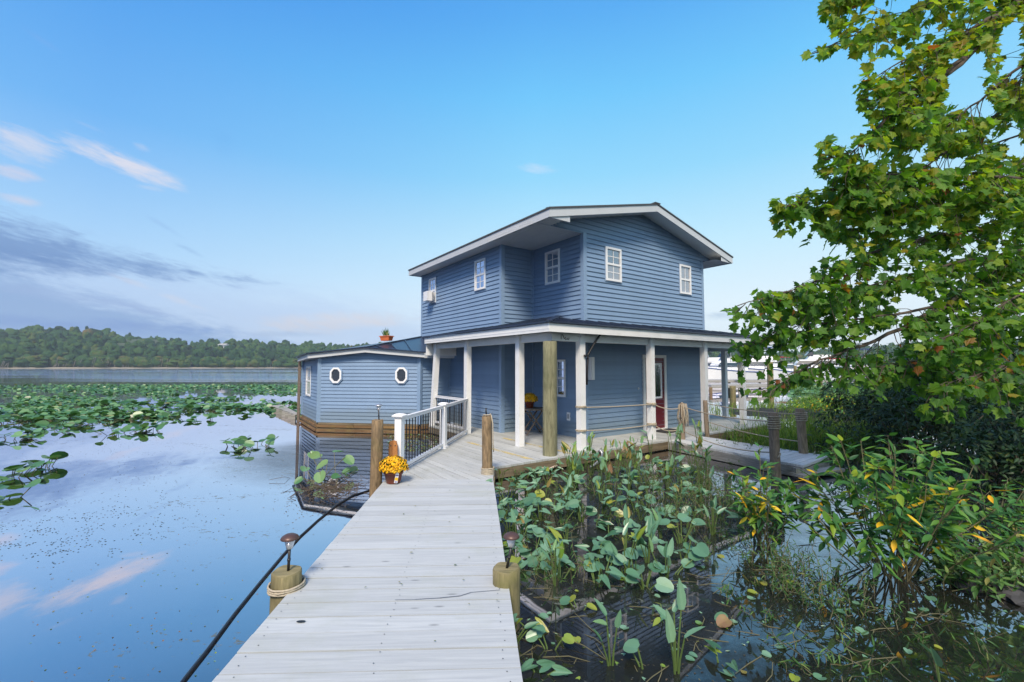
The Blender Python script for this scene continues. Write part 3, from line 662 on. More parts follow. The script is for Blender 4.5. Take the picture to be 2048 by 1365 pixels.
# timber float collar under the side room
for i, (z0, z1, o_, tn) in enumerate(((-.065, -.005, .035, .15), (-.14, -.07, .09, .75), (-.195, -.145, .06, .35), (-.30, -.20, .12, .6))):
    mb = MB()
    for P, Q, n in ((Lc, Rc, nF), (Lc, FLc, nL), (Rc, Hc, nR)):
        d = (Q - P); L = d.length; d = d / L; s = 0; 
        while s < L:
            e = min(L, s + 1.1 + .5 * R.random()); a_ = P + d * s - n * .1; b_ = P + d * e - n * .1
            mb.box((a_ + b_) / 2 + n * ((o_ + .1) / 2) + UP * ((z0 + z1) / 2), (e - s - .006, o_ + .1, z1 - z0), ax=(d, n, UP), tint=min(1, max(0, tn + R.uniform(-.2, .2)))); s = e
    mb.build('float_timber', M['log' if i in (1, 3) else 'rim'], house)
# ------------------------------------------------------------------ decks
def boards(mb, poly, d, w, gap=.007, th=.035, z=0.0, jit=.003):
    d = V(d).normalized(); n = V((-d.y, d.x, 0)); pts = [(p.x * d.x + p.y * d.y, p.x * n.x + p.y * n.y) for p in poly]
    lo = min(p[1] for p in pts); hi = max(p[1] for p in pts); k = lo
    while k < hi:
        q = clip(clip(pts, (0, 1), k + gap / 2, False), (0, 1), k + w - gap / 2, True)
        if len(q) >= 3:
            ar = sum(q[i][0] * q[(i + 1) % len(q)][1] - q[(i + 1) % len(q)][0] * q[i][1] for i in range(len(q)))
            if ar < 0: q.reverse()
            tn = R.random(); dzz = R.uniform(-jit, jit); m_ = len(q)
            top = [d * u + n * v + UP * (z + dzz) for u, v in q]; bot = [p - UP * th for p in top]
            uv = [(u, v) for u, v in q] * 2
            mb.add(top + bot, [tuple(range(m_)), tuple(range(2 * m_ - 1, m_ - 1, -1))] + [(i, m_ + i, m_ + (i + 1) % m_, (i + 1) % m_) for i in range(m_)], 0, tn, uv)
        k += w
PY = 6.86
def wl(y): return -1.90 + (-.068) * (y - 6.61)      # left edge of the walkway
def wr(y): return -.265 + (-.079) * (y - 6.61)      # right edge
mb = MB()
dp = [V((wl(PY), PY, 0)), V((wr(PY), PY, 0)), hb(6.42, 4.22), hb(6.42, PE), hb(11, PE), hb(11, 12.7), hb(7.72, 12.7), hb(7.72, 7.66), hb(9.7, 7.66), hb(9.7, 6.6), hb(12.05, 6.6), hb(12.05, 5.66), hb(9.98, 5.66)]
boards(mb, dp, AX, .14)
mb.build('porch_deck', M['deck'], house)
mb = MB()
def rimb(p, q, z0=-.2, z1=-.037, w=.045): mb.bar(V((p.x, p.y, (z0 + z1) / 2)), V((q.x, q.y, (z0 + z1) / 2)), w, z1 - z0, tint=R.random())
rimb(hb(6.44, 4.2), hb(6.44, PE)); rimb(dp[0], hb(9.98, 5.66)); rimb(hb(9.98, 5.68), hb(12.05, 5.68)); rimb(V((wr(PY), PY, 0)), hb(6.42, 4.22)); rimb(hb(6.44, PE), hb(11, PE)); rimb(hb(12.03, 5.66), hb(12.03, 6.5))
mb.build('deck_rim', M['rim'], house)
mb = MB(); b = 5.9
while b < 9.2:
    for s in (1, -1): mb.bar(hb(6.47 + .008 * s, b, -.36 if s > 0 else -.18), hb(6.47 + .008 * s, b + .19, -.18 if s > 0 else -.36), .03, .008, up=AX)
    b += .085
mb.build('lattice', M['oldwood'], house)
mb = MB(); mb.box(hb(7.3, 10.3, .012), (.8, .5, .014), ANG); single(mb, 'door_mat', M['mat_dark'], 'dark rectangular mat lying on the porch boards before the burgundy door', 'door mat')
# fallen pollen stripes on two boards
mb = MB()
for b in (5.12, 6.1): mb.quad(hb(6.5, b - .06, .0065), hb(8.9, b - .06, .0065), hb(8.9, b + .05, .0065), hb(6.5, b + .05, .0065))
mpol, t = newmat('pollen'); ps_ = t.n('ShaderNodeNewGeometry').outputs['Position']
t.out(t.n('ShaderNodeMixShader', {0: t.ramp(t.noise(ps_, 3, 6, .7), [(.38, 0.), (.6, .85)]), 1: t.n('ShaderNodeBsdfTransparent'), 2: t.n('ShaderNodeBsdfDiffuse', {'Color': (.62, .50, .24)})}).outputs[0])
tag(mb.build('pollen', mpol), 'tan pollen and needles swept along two porch boards', 'pollen', kind='stuff')
# walkway
wroot = thing('walkway', (-1.0, 2.3, 0), 'pale grey board walkway leading over the water to the blue house', 'walkway')
mb = MB(); boards(mb, [V((wl(-3), -3, 0)), V((wr(-3), -3, 0)), V((wr(PY), PY, 0)), V((wl(PY), PY, 0))], (1, .035, 0), .188, .010)
mb.build('board_deck', M['deck2'], wroot)
mb = MB()
for fx in (wl, wr):
    s = .03 if fx is wl else -.03
    mb.bar((fx(-3) + s, -3, -.13), (fx(PY) + s, PY - .02, -.13), .045, .18)
for fx in (.5,): mb.bar(((wl(-3) + wr(-3)) / 2, -3, -.13), ((wl(PY) + wr(PY)) / 2, PY - .02, -.13), .045, .18)
mb.build('stringer', M['rim'], wroot)
mb = MB()
def flat_blob(px, py, rx, ry, z=.0055, n=14):
    c = at_z(px, py, z); mb.poly(*[c + V((rx * math.cos(6.283 * i / n) * (1 + .15 * R.random()), ry * math.sin(6.283 * i / n), 0)) for i in range(n)])
flat_blob(602, 1243, .028, .014); mb.build('knot_hole', M['black'], wroot)
mb = MB()
pts = [at_z(x, y, .005) for x, y in ((790, 1200), (830, 1199), (880, 1196), (920, 1192), (942, 1185), (1000, 1180))]
for i in range(len(pts) - 1): mb.bar(pts[i], pts[i + 1], (.002, .004, .006, .004, .0025)[i], .002)
mb.build('board_split', M['splitgrey'], wroot)
mb = MB(); yy = 1.8
while yy < PY - .1:
    for fr_ in (.05, .5, .95):
        for dy in (.045, -.045):
            x = wl(yy) + (wr(yy) - wl(yy)) * fr_ + R.uniform(-.02, .02); c = V((x, yy + dy + R.uniform(-.01, .01) + .035 * x, .0052)); r_ = .0042
            mb.poly(*[c + V((r_ * math.cos(6.283 * i / 6), r_ * math.sin(6.283 * i / 6), 0)) for i in range(6)])
    yy += .188
mb.build('nail_heads', M['black'], wroot)
mb = MB()
leaf_small = ([(0, 0, 0), (.28, .3, .05), (.24, .7, .08), (0, 1, 0), (-.24, .7, .08), (-.28, .3, .05)], [(0, 1, 2, 3), (0, 3, 4, 5)])
for i in range(38):
    y = R.uniform(1.9, 9); x = R.uniform(wl(y) + .1, wr(y) - .05)
    mb.inst(leaf_small, (x, y, .012), (R.uniform(-1, 1), R.uniform(-1, 1), .05), UP, R.choice((.015, .02, .03)), tint=R.uniform(.75, 1))
tag(mb.build('leaf_litter', M['bush']), 'dry leaf crumbs scattered over the pale walkway boards', 'leaf litter', kind='stuff')
# footbridge on the right
br = thing('footbridge', hb(4.9, 9.4, 0), 'short weathered footbridge with rope rails joining the porch from the right', 'footbridge', ANG)
bp = [hb(6.40, 9.05), hb(3.42, 8.62), hb(3.50, 9.93), hb(6.40, 10.25)]
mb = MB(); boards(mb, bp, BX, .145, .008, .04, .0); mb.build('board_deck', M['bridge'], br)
mb = MB()
for p, q in ((bp[0], bp[1]), (bp[3], bp[2])): mb.bar(p + UP * -.13, q + UP * -.13, .05, .17)
mb.bar(bp[1] + UP * -.14 + AX * .03, bp[2] + UP * -.14 + AX * .03, .05, .15); mb.bar(bp[1] + UP * -.5 + AX * .1, bp[1] + UP * -.05 + AX * .1, .12, .12)
mb.build('stringer', M['oldwood'], br)
mb = MB(); mb.bar(at_z(1592, 951, -.16), at_z(1676, 938, -.16), .24, .05); mb.bar(at_z(1610, 962, -.24), at_z(1615, 950, -.24), .1, .18)
single(mb, 'wooden_step', M['oldwood'], 'low grey plank step at the open end of the footbridge', 'step')
# little dock seen past the left of the side room
mb = MB(); c = at_z(588, 815, -.02); d_ = dl
pp = [FLc + nL * .05 + dl * .1, FLc + nL * .22 + dl * .5, FLc + nL * .5 + dl * 5, FLc + nL * .05 + dl * 5]
boards(mb, pp, nL, .14, .008, .04, -.02)
for i in range(9):
    q = pp[1] + (pp[2] - pp[1]) * (i / 8); mb.box(V((q.x, q.y, -.2)), (.14, .14, .3), .2, tint=R.random())
single(mb, 'side_dock', M['oldwood'], 'narrow grey dock ledge beyond the far left corner of the side room', 'dock')
mb = MB(); q = FLc + nL * .12 + dl * .15; mb.box(V((q.x, q.y, .85)), (.09, .09, 2.2), .3); single(mb, 'timber_post', M['greywood'], 'dark brown timber post at the far left corner of the side room', 'post')
# ------------------------------------------------------------------ railings
def rail_run(root, P, Q, nb, zt=.86, zb=.09):
    d = (Q - P); L = d.length; d = d / L
    mb = MB(); mb.bar(P + UP * zt, Q + UP * zt, .055, .055); mb.bar(P + UP * (zt + .03), Q + UP * (zt + .03), .065, .012); mb.build('top_rail', M['vinyl_white'], root)
    mb = MB(); mb.bar(P + UP * zb, Q + UP * zb, .05, .05); mb.build('bottom_rail', M['vinyl_white'], root)
    for i in range(nb):
        mb = MB(); c = P + d * (L * (i + .7) / (nb + .4)); mb.tube([c + UP * (zb + .02), c + UP * (zt - .02)], .0095, 6); mb.build('baluster', M['black'], root)
def newel(root, c, z=.89, w=.115, lean=(0, 0)):
    mb = MB(); rz = math.radians(76); a = V((math.cos(rz), math.sin(rz), 0)); b = V((-a.y, a.x, 0))
    mb.box(c + UP * (z / 2), (w, w, z), rz)
    for hw, z0, z1 in ((w * .5 + .022, z, z + .018), (w * .5 + .036, z + .018, z + .035)): mb.box(c + UP * ((z0 + z1) / 2), (2 * hw, 2 * hw, z1 - z0), rz)
    hw = w * .5 + .03; base = [c + a * (x * hw) + b * (y * hw) + UP * (z + .036) for x, y in ((-1, -1), (1, -1), (1, 1), (-1, 1))]; mid = [c + a * (x * .045) + b * (y * .045) + UP * (z + .062) for x, y in ((-1, -1), (1, -1), (1, 1), (-1, 1))]
    mb.add(base + mid, [(0, 1, 5, 4), (1, 2, 6, 5), (2, 3, 7, 6), (3, 0, 4, 7), (4, 5, 6, 7)])
    mb.box(c + UP * .02, (w + .06, w + .06, .04), rz)
    mb.build('newel_post', M['vinyl_white'], root)
pA, pB, pP = V((-1.80, 7.22, 0)), V((-1.44, 9.46, 0)), hb(9.96, 5.72)
rl = thing('railing', pB, 'white railing with black balusters running from the mums up to the porch post', 'railing')
newel(rl, pA); newel(rl, pB)
rail_run(rl, pA + (pB - pA).normalized() * .06, pB - (pB - pA).normalized() * .06, 16)
rail_run(rl, pB + (pP - pB).normalized() * .06, pP, 15)
rl2 = thing('railing', hb(11, 5.75), 'short white railing with black balusters between two porch posts beside the side room', 'railing')
rail_run(rl2, hb(10.1, 5.77), hb(11.88, 5.77), 13, .84, .12)
# ------------------------------------------------------------------ pilings
def piling(p, r, z0, z1, mat, label, name='piling', lean=(0, 0), group=None, taper=.94, cat='piling'):
    root = thing(name, (p[0], p[1], z0), label, cat, 0, group)
    mb = MB(); n = 22; K = 9; pts = []; rr = []
    for i in range(K):
        f = i / (K - 1); pts.append((p[0] + lean[0] * f, p[1] + lean[1] * f, z0 + (z1 - z0) * f)); rr.append(r * (1 - (1 - taper) * f))
    vs = []; uvs = []
    for i, q in enumerate(pts):
        for k in range(n):
            a = 6.2832 * k / n; w = rr[i] * (1 + .035 * math.sin(2 * a + p[0] * 9) + .02 * math.sin(5 * a + i * .3) + .012 * math.sin(9 * a + i))
            vs.append((q[0] + w * math.cos(a), q[1] + w * math.sin(a), q[2])); uvs.append((q[2] - z0, r * a))
    vs2 = [((vs[(K - 1) * n + k][0] - pts[-1][0]) * .93 + pts[-1][0], (vs[(K - 1) * n + k][1] - pts[-1][1]) * .93 + pts[-1][1], z1 + .008 + .004 * math.sin(k)) for k in range(n)]
    b = len(vs); vs += vs2; uvs += [(x[0] * .3, x[1] * .3) for x in vs2]
    fs = [(i * n + k, i * n + (k + 1) % n, (i + 1) * n + (k + 1) % n, (i + 1) * n + k) for i in range(K) for k in range(n)]
    mb.add(vs, fs, 0, R.random(), uvs); o = mb.build('shaft', M[mat], root, True)
    mb = MB(); mb.add(vs2, [list(range(n))], 0, R.random(), [(x[0] * .6, x[1] * .6) for x in vs2]); mb.build('cut_top', M['pilegreen' if mat == 'pilegreen' else mat], root)
    return root
piling((-1.745, 3.56), .118, -.6, .115, 'pilegreen', 'short mossy piling with rope round it at the left edge of the walkway')
piling((-.045, 3.64), .112, -.6, .105, 'pilegreen', 'short mossy piling let into the right edge of the walkway', taper=.97)
piling((-2.03, 6.74), .088, -.6, .90, 'pile', 'tall brown piling behind the flower pot at the far end of the walkway', lean=(.02, 0), taper=.93)
piling((-.385, 7.22), .084, -.6, .90, 'pile', 'tall brown piling at the right far corner of the walkway with rope at its foot', lean=(-.02, 0))
piling((.73, 8.72), .142, -.6, 2.19, 'polewood', 'thick round greenish pole holding up the porch roof corner', 'round_pole', lean=(.01, .02), taper=.95, cat='pole')
BRP = [((4.83, 11.12), .058, (-.05, 0), .86, 'slim leaning post at the far porch end of the footbridge'), ((4.62, 7.93), .083, (-.02, 0), .89, 'rope wrapped post in front of the footbridge'), ((5.78, 8.92), .082, (-.06, .02), .86, 'rope wrapped post behind the open end of the footbridge'), ((4.02, 10.62), .06, (0, 0), .83, 'post hung with a thick bundle of looped rope near the porch')]
for p, r, ln, z1, lb in BRP: piling(p, r, -.5, z1, 'bridgewood', lb, 'bridge_post', ln, cat='post')
# ------------------------------------------------------------------ solar lamps
def lamp(p, z, label, s=1.0, cap='bronze', lean=(0, 0)):
    root = thing('solar_light', (p[0], p[1], z), label, 'solar light'); c = V((p[0], p[1], z)); tp = c + V((lean[0], lean[1], .17 * s))
    mb = MB(); mb.tube([c, tp], .011 * s, 8); mb.tube([c + (tp - c) * .45, c + (tp - c) * .55], .0135 * s, 8); mb.build('stake', M['black'], root, True)
    mb = MB(); mb.lathe(tp, [(.012 * s, -.005), (.024 * s, .0), (.036 * s, .05 * s), (.04 * s, .075 * s)], 16); mb.build('lens', M['lens'], root, True)
    mb = MB(); mb.lathe(tp, [(.066 * s, .072 * s), (.068 * s, .078 * s), (.058 * s, .093 * s), (.036 * s, .106 * s), (.012 * s, .112 * s)], 20); mb.build('cap', M[cap], root, True)
lamp((-1.735, 3.56), .12, 'bronze capped solar light standing on the near left mossy piling', 1.0, lean=(.005, 0))
lamp((-.04, 3.63), .11, 'purple grey capped solar light standing on the near right piling', .98, 'bronze', (.035, 0))
lamp((-1.99, 6.74), .90, 'grey capped solar light on the tall piling behind the flower pot', .88, 'steel', (-.01, 0))
mb = MB(); mb.tube([(-.41, 7.22, .9), (-.42, 7.22, 1.04)], .012, 8); single(mb, 'lamp_stake', M['black'], 'bare black lamp stake left on the piling at the right far corner', 'lamp stake', smooth=True)
# ------------------------------------------------------------------ ropes
def sag(P, Q, s, n=14): return [P.lerp(Q, i / n) - UP * (s * 4 * (i / n) * (1 - i / n)) for i in range(n + 1)]
def rope(ptss, label, r=.011, group=None):
    mb = MB()
    for pts in ptss: mb.tube(pts, r, 7)
    return single(mb, 'rope', M['rope'], label, 'rope', group, smooth=True)
def coil(c, rad, z0, turns, pitch=.024, ph=0, wob=.004): return [V((c[0] + (rad + R.uniform(-wob, wob)) * math.cos(ph + 6.283 * i / 20), c[1] + (rad + R.uniform(-wob, wob)) * math.sin(ph + 6.283 * i / 20), z0 + pitch * i / 20 + R.uniform(-.003, .003))) for i in range(int(20 * turns))]
rope([coil((-1.745, 3.56), .128, -.02, 3.5, .017)], 'pale rope wound three times round the near left mossy piling', .008)
rope([coil((-.385, 7.22), .098, -.03, 6.5, .021)], 'rope coiled round the foot of the piling at the right far corner', .011)
rope([[V((-.40 + .06 * math.cos(a), 7.22 + .06 * math.sin(a), .915 + .004 * a)) for a in np.linspace(0, 7, 24)] + [V((-.33, 7.17, .92)), V((-.305, 7.15, .8)), V((-.30, 7.14, .5)), V((-.29, 7.13, .36))]], 'rope end looped over the top of the piling and hanging down its right side', .009)
p3, p4 = hb(6.62, 6.545), hb(6.62, 8.83)
def wrap(c, z, r=.108, turns=2): return coil((c.x, c.y), r, z, turns, .018)
pD, pBp, pAp, pCp = V((4.02, 10.62, 0)), V((4.61, 7.93, 0)), V((4.79, 11.12, 0)), V((5.74, 8.93, 0))
z = lambda P, k: V((P.x, P.y, k))
rope([wrap(hb(6.70, 6.545), .86), sag(z(p3, .87), z(p4, .83), .015), wrap(hb(6.70, 8.83), .80, .108, 3)], 'upper rope strung between two white porch posts in front of the red door')
rope([wrap(hb(6.70, 6.545), .38), sag(z(p3, .40), z(p4, .36), .03), wrap(hb(6.70, 8.83), .33, .108, 3)], 'lower rope strung between two white porch posts near the deck')
rope([sag(z(p4, .82), z(pD, .74), .07), sag(z(p4, .34), z(pD, .26), .1)], 'pair of ropes from the porch post across to the post hung with rope')
rope([sag(z(pD, .76), z(pBp, .74), .07), coil((pBp.x, pBp.y), .098, .60, 6.5, .04)], 'upper rope of the footbridge front side ending in wraps round the post')
rope([sag(z(pD, .2), z(pBp, .20), .12)], 'lower rope sagging along the front side of the footbridge')
rope([sag(z(pAp, .80), z(pCp, .76), .05), coil((pCp.x, pCp.y), .097, .62, 5.5, .036)], 'upper rope along the far side of the footbridge wrapped round its post')
rope([sag(z(pAp, .36), z(pCp, .22), .06)], 'lower rope along the far side of the footbridge')
hank = []
for i in range(9):
    a = i * .7; dx, dy = .075 * math.cos(a), .075 * math.sin(a); ln = R.uniform(.28, .52)
    hank.append([V((pD.x - dx * .3, pD.y - dy * .3, .85)), V((pD.x + dx, pD.y + dy, .80)), V((pD.x + dx * 1.5, pD.y + dy * 1.5, .80 - ln * .6)), V((pD.x + dx * 1.4 + .02, pD.y + dy * 1.4, .80 - ln)), V((pD.x + dx * 1.1 + .05, pD.y + dy * 1.3, .82 - ln * .6)), V((pD.x + dx * .9 + .03, pD.y + dy * .9, .83))])
rope(hank, 'thick bundle of looped rope hung over the post near the porch', .012)
rope([[V((4.63 + .02 * math.sin(k), 7.84, .22 - .02 * k)) for k in range(6)]], 'knotted rope end on the front face of the wrapped post', .014)
# ------------------------------------------------------------------ potted mums
def leafcard(): return ([(0, 0, 0), (.3, .35, .06), (.22, .75, .1), (0, 1, .05), (-.22, .75, .1), (-.3, .35, .06)], [(0, 1, 2, 3), (0, 3, 4, 5)])
def mums(p, z, rad, pr, ph, label, tagged):
    root = thing('potted_mums', (p[0], p[1], z), label, 'potted flowers'); c = V((p[0], p[1], z))
    mb = MB(); mb.lathe(c, [(pr * .72, 0), (pr * .76, .01), (pr * .95, ph * .82), (pr * 1.06, ph * .83), (pr * 1.06, ph), (pr * .95, ph), (pr * .9, ph * .9)], 22); mb.build('pot', M['pot'], root, True)
    mb = MB(); lt = leafcard(); cc = c + UP * (ph + rad * .28)
    for i in range(420):
        a, e = R.uniform(0, 6.283), math.asin(R.uniform(-.35, .95)); d = V((math.cos(a) * math.cos(e), math.sin(a) * math.cos(e), math.sin(e) * .78)); mb.inst(lt, cc + d * rad * R.uniform(.55, .88), d + V((R.uniform(-.6, .6), R.uniform(-.6, .6), .2)), d, R.uniform(.03, .05), tint=R.random())
    mb.build('foliage', M['mumleaf'], root)
    mb = MB(); cnt = 520
    for i in range(cnt):
        u = 1 - 1.25 * (i + .5) / cnt; a = i * 2.39996; s = math.sqrt(max(0, 1 - u * u)); d = V((math.cos(a) * s, math.sin(a) * s, u * .78))
        if R.random() < .16: continue
        q = cc + d * rad * (1 + R.uniform(-.16, .07) + .08 * mnoise.noise(d * 2.5 + V((p[0], 0, 0)))); x = d.orthogonal().normalized(); y = d.cross(x).normalized(); r = R.uniform(.014, .021); n = 8; tn = min(1, max(0, R.gauss(.6, .25)))
        vs = [q + d * .006] + [q + (x * math.cos(6.283 * k / n) + y * math.sin(6.283 * k / n)) * (r if k % 2 == 0 else r * .78) - d * .003 for k in range(n)]
        mb.add(vs, [(0, 1 + k, 1 + (k + 1) % n) for k in range(n)], 0, tn)
    mb.build('blooms', M['mum'], root)
    if tagged:
        f = V((-p[0] * .25, -1, .0)).normalized(); x = V((-f.y, f.x, 0)); q = c + f * (pr * 1.04) + UP * (ph * .52) + x * .02
        mb = MB(); u = (UP * .98 + x * .16 + f * .10).normalized(); r = u.cross(f).normalized()
        mb.box(q, (.048, .13, .003), ax=(r, u, r.cross(u))); mb.add([q + u * .065 + r * .024, q + u * .065 - r * .024, q + u * .105], [(0, 1, 2)])
        ff = f * .0025
        mb.box(q + u * -.005 + ff, (.044, .042, .002), ax=(r, u, r.cross(u)), mat=1); mb.box(q + u * .045 + ff, (.044, .014, .002), ax=(r, u, r.cross(u)), mat=2)
        for k in range(3): mb.box(q - u * (.04 + .008 * k) + ff, (.034, .003, .002), ax=(r, u, r.cross(u)), mat=2)
        mb.build('plant_tag', [M['tagwhite'], M['tagyellow'], M['tagblue']], root)
mums((-1.74, 6.66), .004, .205, .135, .165, 'yellow potted mums with a white price tag at the far end of the walkway', True)
tb = hb(8.95, 7.08)
mums((tb.x - .1, tb.y), .665, .205, .12, .15, 'yellow potted mums standing on the folding table on the porch', False)
tab = thing('folding_table', (tb.x, tb.y, 0), 'small round wooden folding table with crossed legs on the porch', 'table')
mb = MB(); mb.lathe((tb.x, tb.y, .62), [(.325, 0), (.33, .008), (.33, .03), (.32, .038)], 28); mb.build('tabletop', M['greywood'], tab)
xd = V((.93, .36, 0)); yd = V((-.36, .93, 0))
for s in (-1, 1):
    for k in (-1, 1): 
        mb = MB(); mb.bar(V((tb.x, tb.y, .0)) + xd * (.27 * s) + yd * (.16 * k), V((tb.x, tb.y, .62)) - xd * (.2 * s) + yd * (.14 * k), .028, .04, up=yd); mb.build('leg', M['greywood'], tab)
for s, zz_ in ((-1, .1), (1, .1), (-1, .55)):
    mb = MB(); q = V((tb.x, tb.y, zz_)) + xd * (.2 * s); mb.bar(q - yd * .16, q + yd * .16, .03, .025); mb.build('stretcher', M['greywood'], tab)
# ------------------------------------------------------------------ plank beside the first newel post
mb = MB(); q = V((-1.86, 7.06, 0)); out = [(-.075, 0), (.075, 0), (.068, .46), (.05, .535), (.0, .55), (-.05, .535), (-.068, .46)]
f_ = [q + V((x, 0, zz_)) for x, zz_ in out]; b_ = [p + V((0, .035, 0)) for p in f_]; n = len(out)
mb.add(f_ + b_, [list(range(n)), list(range(2 * n - 1, n - 1, -1))] + [(i, n + i, n + (i + 1) % n, (i + 1) % n) for i in range(n)], 0, .5, [(zz_, x) for x, zz_ in out] * 2)
pl = thing('wooden_plank', q, 'orange brown plank with a rounded top standing by the first white railing post', 'plank'); mb.build('board', M['orangewood'], pl)
for x in (-.035, .035):
    mb = MB(); mb.lathe((0, 0, 0), [(.011, 0), (.010, .004)], 10); mb.v = [tuple(q + V((x + p[0], -p[2] - .001, .47 + p[1]))) for p in mb.v]; mb.build('bolt', M['twig'], pl)
# ------------------------------------------------------------------ hose, pipe
hp_ = [(800, 958), (775, 966), (740, 981), (705, 992), (672, 1012), (635, 1042), (600, 1074), (565, 1112), (520, 1166), (470, 1228), (420, 1295), (370, 1358), (330, 1415)]
mb = MB(); mb.tube([at_z(x, y, WATER + .006) for i, (x, y) in enumerate(hp_)], .0145, 10); single(mb, 'water_hose', M['hose'], 'long black hose floating on the water along the left side of the walkway', 'hose', smooth=True)
mb = MB(); mb.tube([hb(6.4, 6.75, .02), hb(6.36, 6.8, -.05), hb(6.2, 6.6, -.12), hb(6.1, 6.2, -.2)], .03, 8); single(mb, 'conduit_pipe', M['steel'], 'grey conduit curling down off the deck edge right of the round pole', 'pipe', smooth=True)
mb = MB(); mb.tube([at_z(1128, 925, -.15), at_z(1095, 940, -.16), at_z(1062, 931, -.12)], .022, 8)
single(mb, 'plastic_pipe', M['pvc'], 'pale pinkish pipe floating in front of the round pole', 'pipe', smooth=True)
# ------------------------------------------------------------------ window air conditioner and roof planter
acr = thing('air_conditioner', hb(13.72, BW - .2, 3.86), 'white window air conditioner under the rear upstairs sash', 'air conditioner', ANG)
mb = MB(); mb.box(hb(13.70, BW - .12, 4.05), (.36, .30, .31), ANG); mb.build('cabinet', M['vinyl_white'], acr)
mb = MB()
for i in range(9): mb.box(hb(13.514, BW - .12, 3.925 + .031 * i), (.010, .24, .013), ANG)
for i in range(12): mb.box(hb(13.55 + .027 * i, BW - .273, 4.05), (.006, .012, .26), ANG)
mb.build('grille', M['steel'], acr)
mb = MB(); mb.box(hb(13.96, BW - .03, 4.06), (.02, .12, .34), ANG); mb.box(hb(13.7, BW - .2, 3.855), (.03, .4, .03), ANG); mb.build('bracket', M['steel'], acr)
plp = pk.lerp(Qp, .40); d_ = V(ray(773, 682)); plp = V((0, 0, H)) + d_ * (plp.y / d_[1])
pr_ = thing('roof_planter', plp, 'orange planter box with a spiky plant on the side room roof', 'planter', -.1)
mb = MB(); w0, w1 = (.165, .08), (.205, .10); rx, ry = V((math.cos(-.5), math.sin(-.5), 0)), V((-math.sin(-.5), math.cos(-.5), 0))
b4 = [plp + rx * (w0[0] * x) + ry * (w0[1] * y) for x, y in ((-1, -1), (1, -1), (1, 1), (-1, 1))]; t4 = [plp + UP * .15 + rx * (w1[0] * x) + ry * (w1[1] * y) for x, y in ((-1, -1), (1, -1), (1, 1), (-1, 1))]
mb.add(b4 + t4, [(3, 2, 1, 0), (0, 1, 5, 4), (1, 2, 6, 5), (2, 3, 7, 6), (3, 0, 4, 7)]); mb.box(plp + UP * .143, (.44, .23, .025), -.5); mb.build('box', M['terracotta'], pr_)
mb = MB()
for i in range(46):
    q = plp + UP * .15 + rx * R.uniform(-.13, .13) + ry * R.uniform(-.06, .06); d = V((R.uniform(-.5, .5), R.uniform(-.5, .5), 1)); k = R.uniform(.08, .26) * (1.25 - abs((q - plp).dot(rx)) * 3); mb.inst(([(0, 0, 0), (.07, .4, 0), (0, 1, 0), (-.07, .4, 0)], [(0, 1, 2, 3)]), q, d, V((R.uniform(-1, 1), -1, .2)), max(.08, k), tint=R.random())
mb.build('plant', M['weed'], pr_)
# ------------------------------------------------------------------ ground on the right
def bank_h(x, y):
    h = -1.2; w = 1.1 * mnoise.noise(V((x * .35, y * .35, 1.3))) + .4 * mnoise.noise(V((x * 1.1, y * 1.1, 4.2)))
    for cx, cy, rx, ry, hh in ((15, 18.5, 6.2, 3.6, .25), (23, 17, 9, 10, .5), (15.6, 11, 3.8, 3.0, .35), (7.0, 4.1, 1.6, .7, .16), (9.5, 3.2, 3.5, 2.4, .35), (8.6, 13.2, 1.9, 1.6, .12), (10.8, 7.6, 1.9, 1.3, .3)):
        d = ((x - cx) / rx) ** 2 + ((y - cy) / ry) ** 2; h = max(h, -.3 + hh * (1.15 - d + .5 * w) if d < 3 else -1.2)
    return min(h, .25)
mb = MB(); nx, ny = 120, 110; X0, X1, Y0, Y1 = 2.9, 34, 1.5, 30
gv = []
for j in range(ny):
    for i in range(nx):
        x = X0 + (X1 - X0) * (i / (nx - 1)) ** 1.35; y = Y0 + (Y1 - Y0) * (j / (ny - 1)) ** 1.2; gv.append((x, y, bank_h(x, y) + .03 * mnoise.noise(V((x * 4, y * 4, 0)))))
mb.add(gv, [(j * nx + i, j * nx + i + 1, (j + 1) * nx + i + 1, (j + 1) * nx + i) for j in range(ny - 1) for i in range(nx - 1)])
tag(mb.build('marsh_ground', M['mud'], None, True), 'dark muddy marsh ground rising out of the water on the right', None, kind='structure')
# ------------------------------------------------------------------ leaf templates
def sym(half, droop=.15, fold=.12):
    """outline half (x>=0) from base to tip -> two folded polygons"""
    def zf(x, y): return fold * abs(x) - droop * y * y
    r = [(x, y, zf(x, y)) for x, y in half]; l = [(-x, y, zf(x, y)) for x, y in half]
    vs = [r[0]] + r[1:-1] + [r[-1]] + l[1:-1][::-1]; n = len(half)
    return (vs, [tuple(range(n)), tuple([0] + list(range(n - 1, len(vs))))])
SYC = [sym([(0, 0), (.2, -.07), (.47, .04), (.36, .2), (.60, .42), (.40, .47), (.36, .62), (.17, .66), (0, 1)], .22, -.18), sym([(0, 0), (.16, -.05), (.44, .10), (.30, .24), (.52, .5), (.33, .52), (.2, .72), (.1, .74), (0, 1)], .35, -.35), sym([(0, 0), (.25, -.05), (.5, .12), (.36, .26), (.56, .55), (.3, .56), (.12, .8), (0, 1)], .1, .15)]
OV = sym([(0, 0), (.11, .1), (.18, .32), (.165, .55), (.08, .82), (0, 1)], .3, -.2)
NARROW = sym([(0, 0), (.07, .2), (.085, .45), (.05, .75), (0, 1)], .35, .1)
ROUND = sym([(0, 0), (.22, -.08), (.42, .1), (.5, .4), (.4, .75), (.2, .95), (0, 1)], .12, .22)
ARROW = sym([(0, 0), (.16, -.26), (.26, -.30), (.30, -.05), (.27, .25), (.16, .62), (.06, .88), (0, 1)], .2, .25)
